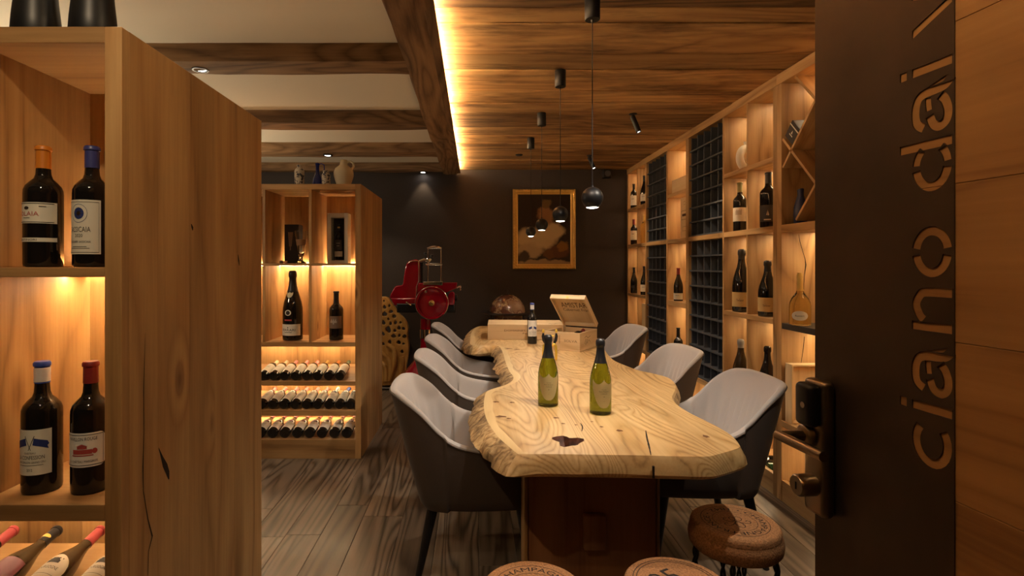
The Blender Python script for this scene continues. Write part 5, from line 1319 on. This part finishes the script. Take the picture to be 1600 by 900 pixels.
cand += [(wx(u), wz(v), r_) for u, v, r_ in ((590, 482, .03), (586, 496, .032), (592, 510, .03), (580, 512, .03), (584, 528, .034), (574, 530, .026), (590, 545, .03), (576, 550, .03))]
for x, z, r_ in cand:
    r_ += .005; e_ = rh.uniform(.9, 1.12); a0 = rh.uniform(0, 3)
    holes.append([(x + r_ * e_ * (1 + .12 * math.sin(2 * a + a0)) * math.cos(a) * .86, z + r_ / e_ * (1 + .12 * math.cos(3 * a + a0)) * math.sin(a) * .95) for a in [2 * PI * i / 14 for i in range(14)]])
sw = thing('root_sculpture', 'golden brown root-wood sculpture pierced with holes by the slicer', 'sculpture', (XU(600, wy), wy, 0))
me = curve_mesh([oln] + holes, .040, .009, 3)
me.transform(Matrix.Rotation(R(90), 4, 'X')); me.shade_smooth(); me.set_sharp_from_angle(angle=R(60))
ROOT = wood('root_wood', (.20, .085, .018), (.42, .21, .05), (.58, .33, .10), axis='z', scale=4, rings=4, ring_amt=.3, along=.35, rough=.35, bump=.4, vary=0)
put('pierced_panel', me, ROOT, sw, (0, 0, .004))
for k, pts in enumerate(((((568, 592), (572, 560), (588, 548), (604, 556), (612, 572), (610, 592))), ((578, 594), (582, 574), (592, 565), (602, 572), (604, 594)), ((610, 594), (618, 565), (616, 545), (606, 538)), ((626, 594), (630, 570), (628, 556)))):
    put('carved_root', tube_mesh([(wx(u), -.045, max(wz(v), .03)) for u, v in catmull(pts, 5, False)], .028, 10), ROOT, sw)
put('plinth', box_mesh(.60, .22, .03, .006, DK), None, sw, (wx(599), 0, .015))

# ================================================================== THE OPEN DOOR
dth = math.atan2(1, -.096)
dd = Vector((-.096, 1)).normalized()
DW = 1.05
far = Vector((.6835, 1.09)); hg = far - dd * DW
door = thing('door_1', 'open door clad in wood with a dark lettered metal plate', None, (hg.x, hg.y, 0), dth, kind='structure')
rd = random.Random(4); z = .012
zl = [.012, .28, .52, .80, 1.05, 1.285, 1.52, 1.76, 2.0, 2.16]
for a, b in zip(zl, zl[1:]):
    lb('door_board', 0, DW, -.022, 0, a + .0001, b - .0001, DOORW, door, bev=.001, grain='x')
lb('door_core', 0, DW, -.055, -.022, .012, 2.16, BRONZE, door, bev=.002)
# steel plate with cut-out letters: x along the door, baseline towards the hinge
def xl_at(u): return (669.9 / (u - 660.4) - hg.y) * math.hypot(1, .096)
XP0, XP1 = xl_at(1493), DW
XB = xl_at(1489.5); XH = xl_at(1427) - XB; AS = xl_at(1408) - XB
wS = .0142
def glyph(pts, wd=wS):
    P = catmull(pts, 6, False) if len(pts) > 2 else pts
    lft, rgt = [], []
    for i in range(len(P)):
        a = Vector(P[max(i - 1, 0)]); b = Vector(P[min(i + 1, len(P) - 1)]); t_ = (b - a).normalized(); q = Vector((-t_.y, t_.x)) * wd / 2
        lft.append(tuple(Vector(P[i]) + q)); rgt.append(tuple(Vector(P[i]) - q))
    return lft + rgt[::-1]
def arc(cs, ct, rs, rt, a0, a1, n_=18): return [(cs + rs * math.cos(R(a0 + (a1 - a0) * i / n_)), ct + rt * math.sin(R(a0 + (a1 - a0) * i / n_))) for i in range(n_ + 1)]
def gl(pts, wd=wS):
    lft, rgt = [], []
    for i in range(len(pts)):
        a = Vector(pts[max(i - 1, 0)]); b = Vector(pts[min(i + 1, len(pts) - 1)]); t_ = (b - a).normalized(); q = Vector((-t_.y, t_.x)) * wd / 2
        lft.append(tuple(Vector(pts[i]) + q)); rgt.append(tuple(Vector(pts[i]) - q))
    return lft + rgt[::-1]
h_ = wS / 2
G = []
def g_c(s0, s1): G.append(gl(arc((s0 + s1) / 2 + .003, XH / 2, (s1 - s0) / 2 - h_, XH / 2 - h_, 48, 312)))
def g_i(s):
    G.append([(s - h_, 0), (s + h_, 0), (s + h_, XH), (s - h_, XH)]); G.append([(s - h_, AS - .0125), (s + h_, AS - .0125), (s + h_, AS), (s - h_, AS)])
def g_a(s0, s1):
    w_ = s1 - s0; k = w_ / .082
    G.append(gl(catmull([(s0 + .010 * k, .046), (s0 + .018 * k, .0575), (s0 + .036 * k, .0605), (s0 + .054 * k, .056), (s0 + .061 * k, .044), (s0 + .0625 * k, .024), (s0 + .065 * k, .010), (s0 + .074 * k, .001)], 6, False)))
    G.append(gl(catmull([(s0 + .034 * k, .037), (s0 + .046 * k, .0385), (s0 + .0535 * k, .0385)], 4, False), .010))
    G.append(gl(catmull([(s0 + .026 * k, .036), (s0 + .012 * k, .030), (s0 + .0075 * k, .019), (s0 + .014 * k, .009), (s0 + .028 * k, .0065), (s0 + .044 * k, .0115), (s0 + .052 * k, .019)], 6, False)))
def g_n(s0, s1):
    G.append([(s0, 0), (s0 + wS, 0), (s0 + wS, XH), (s0, XH)])
    G.append(gl(catmull([(s0 + wS + .003, XH * .70), (s0 + wS + .010, XH - .013), (s0 + (s1 - s0) * .6, XH - h_), (s1 - .012, XH - .014), (s1 - h_, XH * .62), (s1 - h_, 0)], 6, False)))
def g_o(s0, s1, left=True, right=True):
    c = (s0 + s1) / 2; rs = (s1 - s0) / 2 - h_
    if left: G.append(gl(arc(c, XH / 2, rs, XH / 2 - h_, 99, 261)))
    if right: G.append(gl(arc(c, XH / 2, rs, XH / 2 - h_, -81, 81)))
def g_d(s0, s1):
    G.append([(s1 - wS, 0), (s1, 0), (s1, AS), (s1 - wS, AS)])
    c = (s0 + s1) / 2 - .001; rs = (s1 - s0) / 2 - h_
    G.append(gl(arc(c, XH / 2, rs, XH / 2 - h_, 99, 261)))
    G.append(gl(arc(c, XH / 2, rs, XH / 2 - h_, 84, 36), wS * .9)); G.append(gl(arc(c, XH / 2, rs, XH / 2 - h_, -84, -36), wS * .9))
g_c(1.083, 1.1615); g_i(1.1775); g_a(1.197, 1.279); g_n(1.297, 1.365); g_o(1.381, 1.460)
g_d(1.515, 1.594); g_a(1.604, 1.690); g_i(1.7065)
G.append([(1.762, XH), (1.776, XH), (1.803, 0), (1.791, 0)]); G.append([(1.806, .012), (1.824, XH), (1.838, XH), (1.811, .004)])
outl = [(XP0, .012), (XP1, .012), (XP1, 2.16), (XP0, 2.16)]
def dedup(p): return [q for i, q in enumerate(p) if math.dist(q, p[i - 1]) > 1e-5]
me = curve_mesh([outl] + [dedup([(XB + t_, s) for s, t_ in g_]) for g_ in G], .0009)
me.transform(Matrix.Rotation(R(90), 4, 'X'))
put('steel_plate', me, BRONZE, door, (0, .0012, 0))
# lock set
def dy(Y): return (Y - hg.y) * math.hypot(1, .096)
lk = put('lock_plate', box_mesh(.058, .026, .262, .012, LOCKM, 3), None, door, (dy(1.058), .0185, ZV(698, 1.055)))
put('card_reader', box_mesh(.046, .026, .083, .0115, BLACK, 4), None, lk, (0, .024, .083))
put('reader_mark', lathe_mesh([(.0045, 0), (.006, 0), (.006, .0006), (.0045, .0006)], 16), CHROME, lk, (-.004, .0372, .083), (R(-90), 0, 0))
hb = put('handle_neck', tube_mesh([(0, .012, 0), (0, .070, 0)], .0105, 16), LOCKM, lk, (.012, 0, ZV(682, 1.06) - ZV(698, 1.055)))
put('handle_rose', lathe_mesh([(.022, 0), (.022, .010), (.018, .014), (0, .014)], 24, 50), LOCKM, hb, (0, .012, 0), (R(-90), 0, 0))
put('lever_bar', tube_mesh([(.010, .070, 0), (-.006, .070, 0), (-.114, .070, 0)], [.0095, .0095, .0095], 16), LOCKM, hb)
cyl = put('key_cylinder', lathe_mesh([(.021, 0), (.021, .032), (.018, .036), (0, .036)], 24, 50), LOCKM, lk, (0, .012, ZV(757, 1.055) - ZV(698, 1.055)), (R(-90), 0, 0))
put('key_slot', box_mesh(.003, .014, .001, 0, BLACK), None, cyl, (0, 0, .0365))
put('hinge_post', box_mesh(.06, .075, 2.2, .002, DOORW['z']), None, door, (-.034, -.03, 1.1))
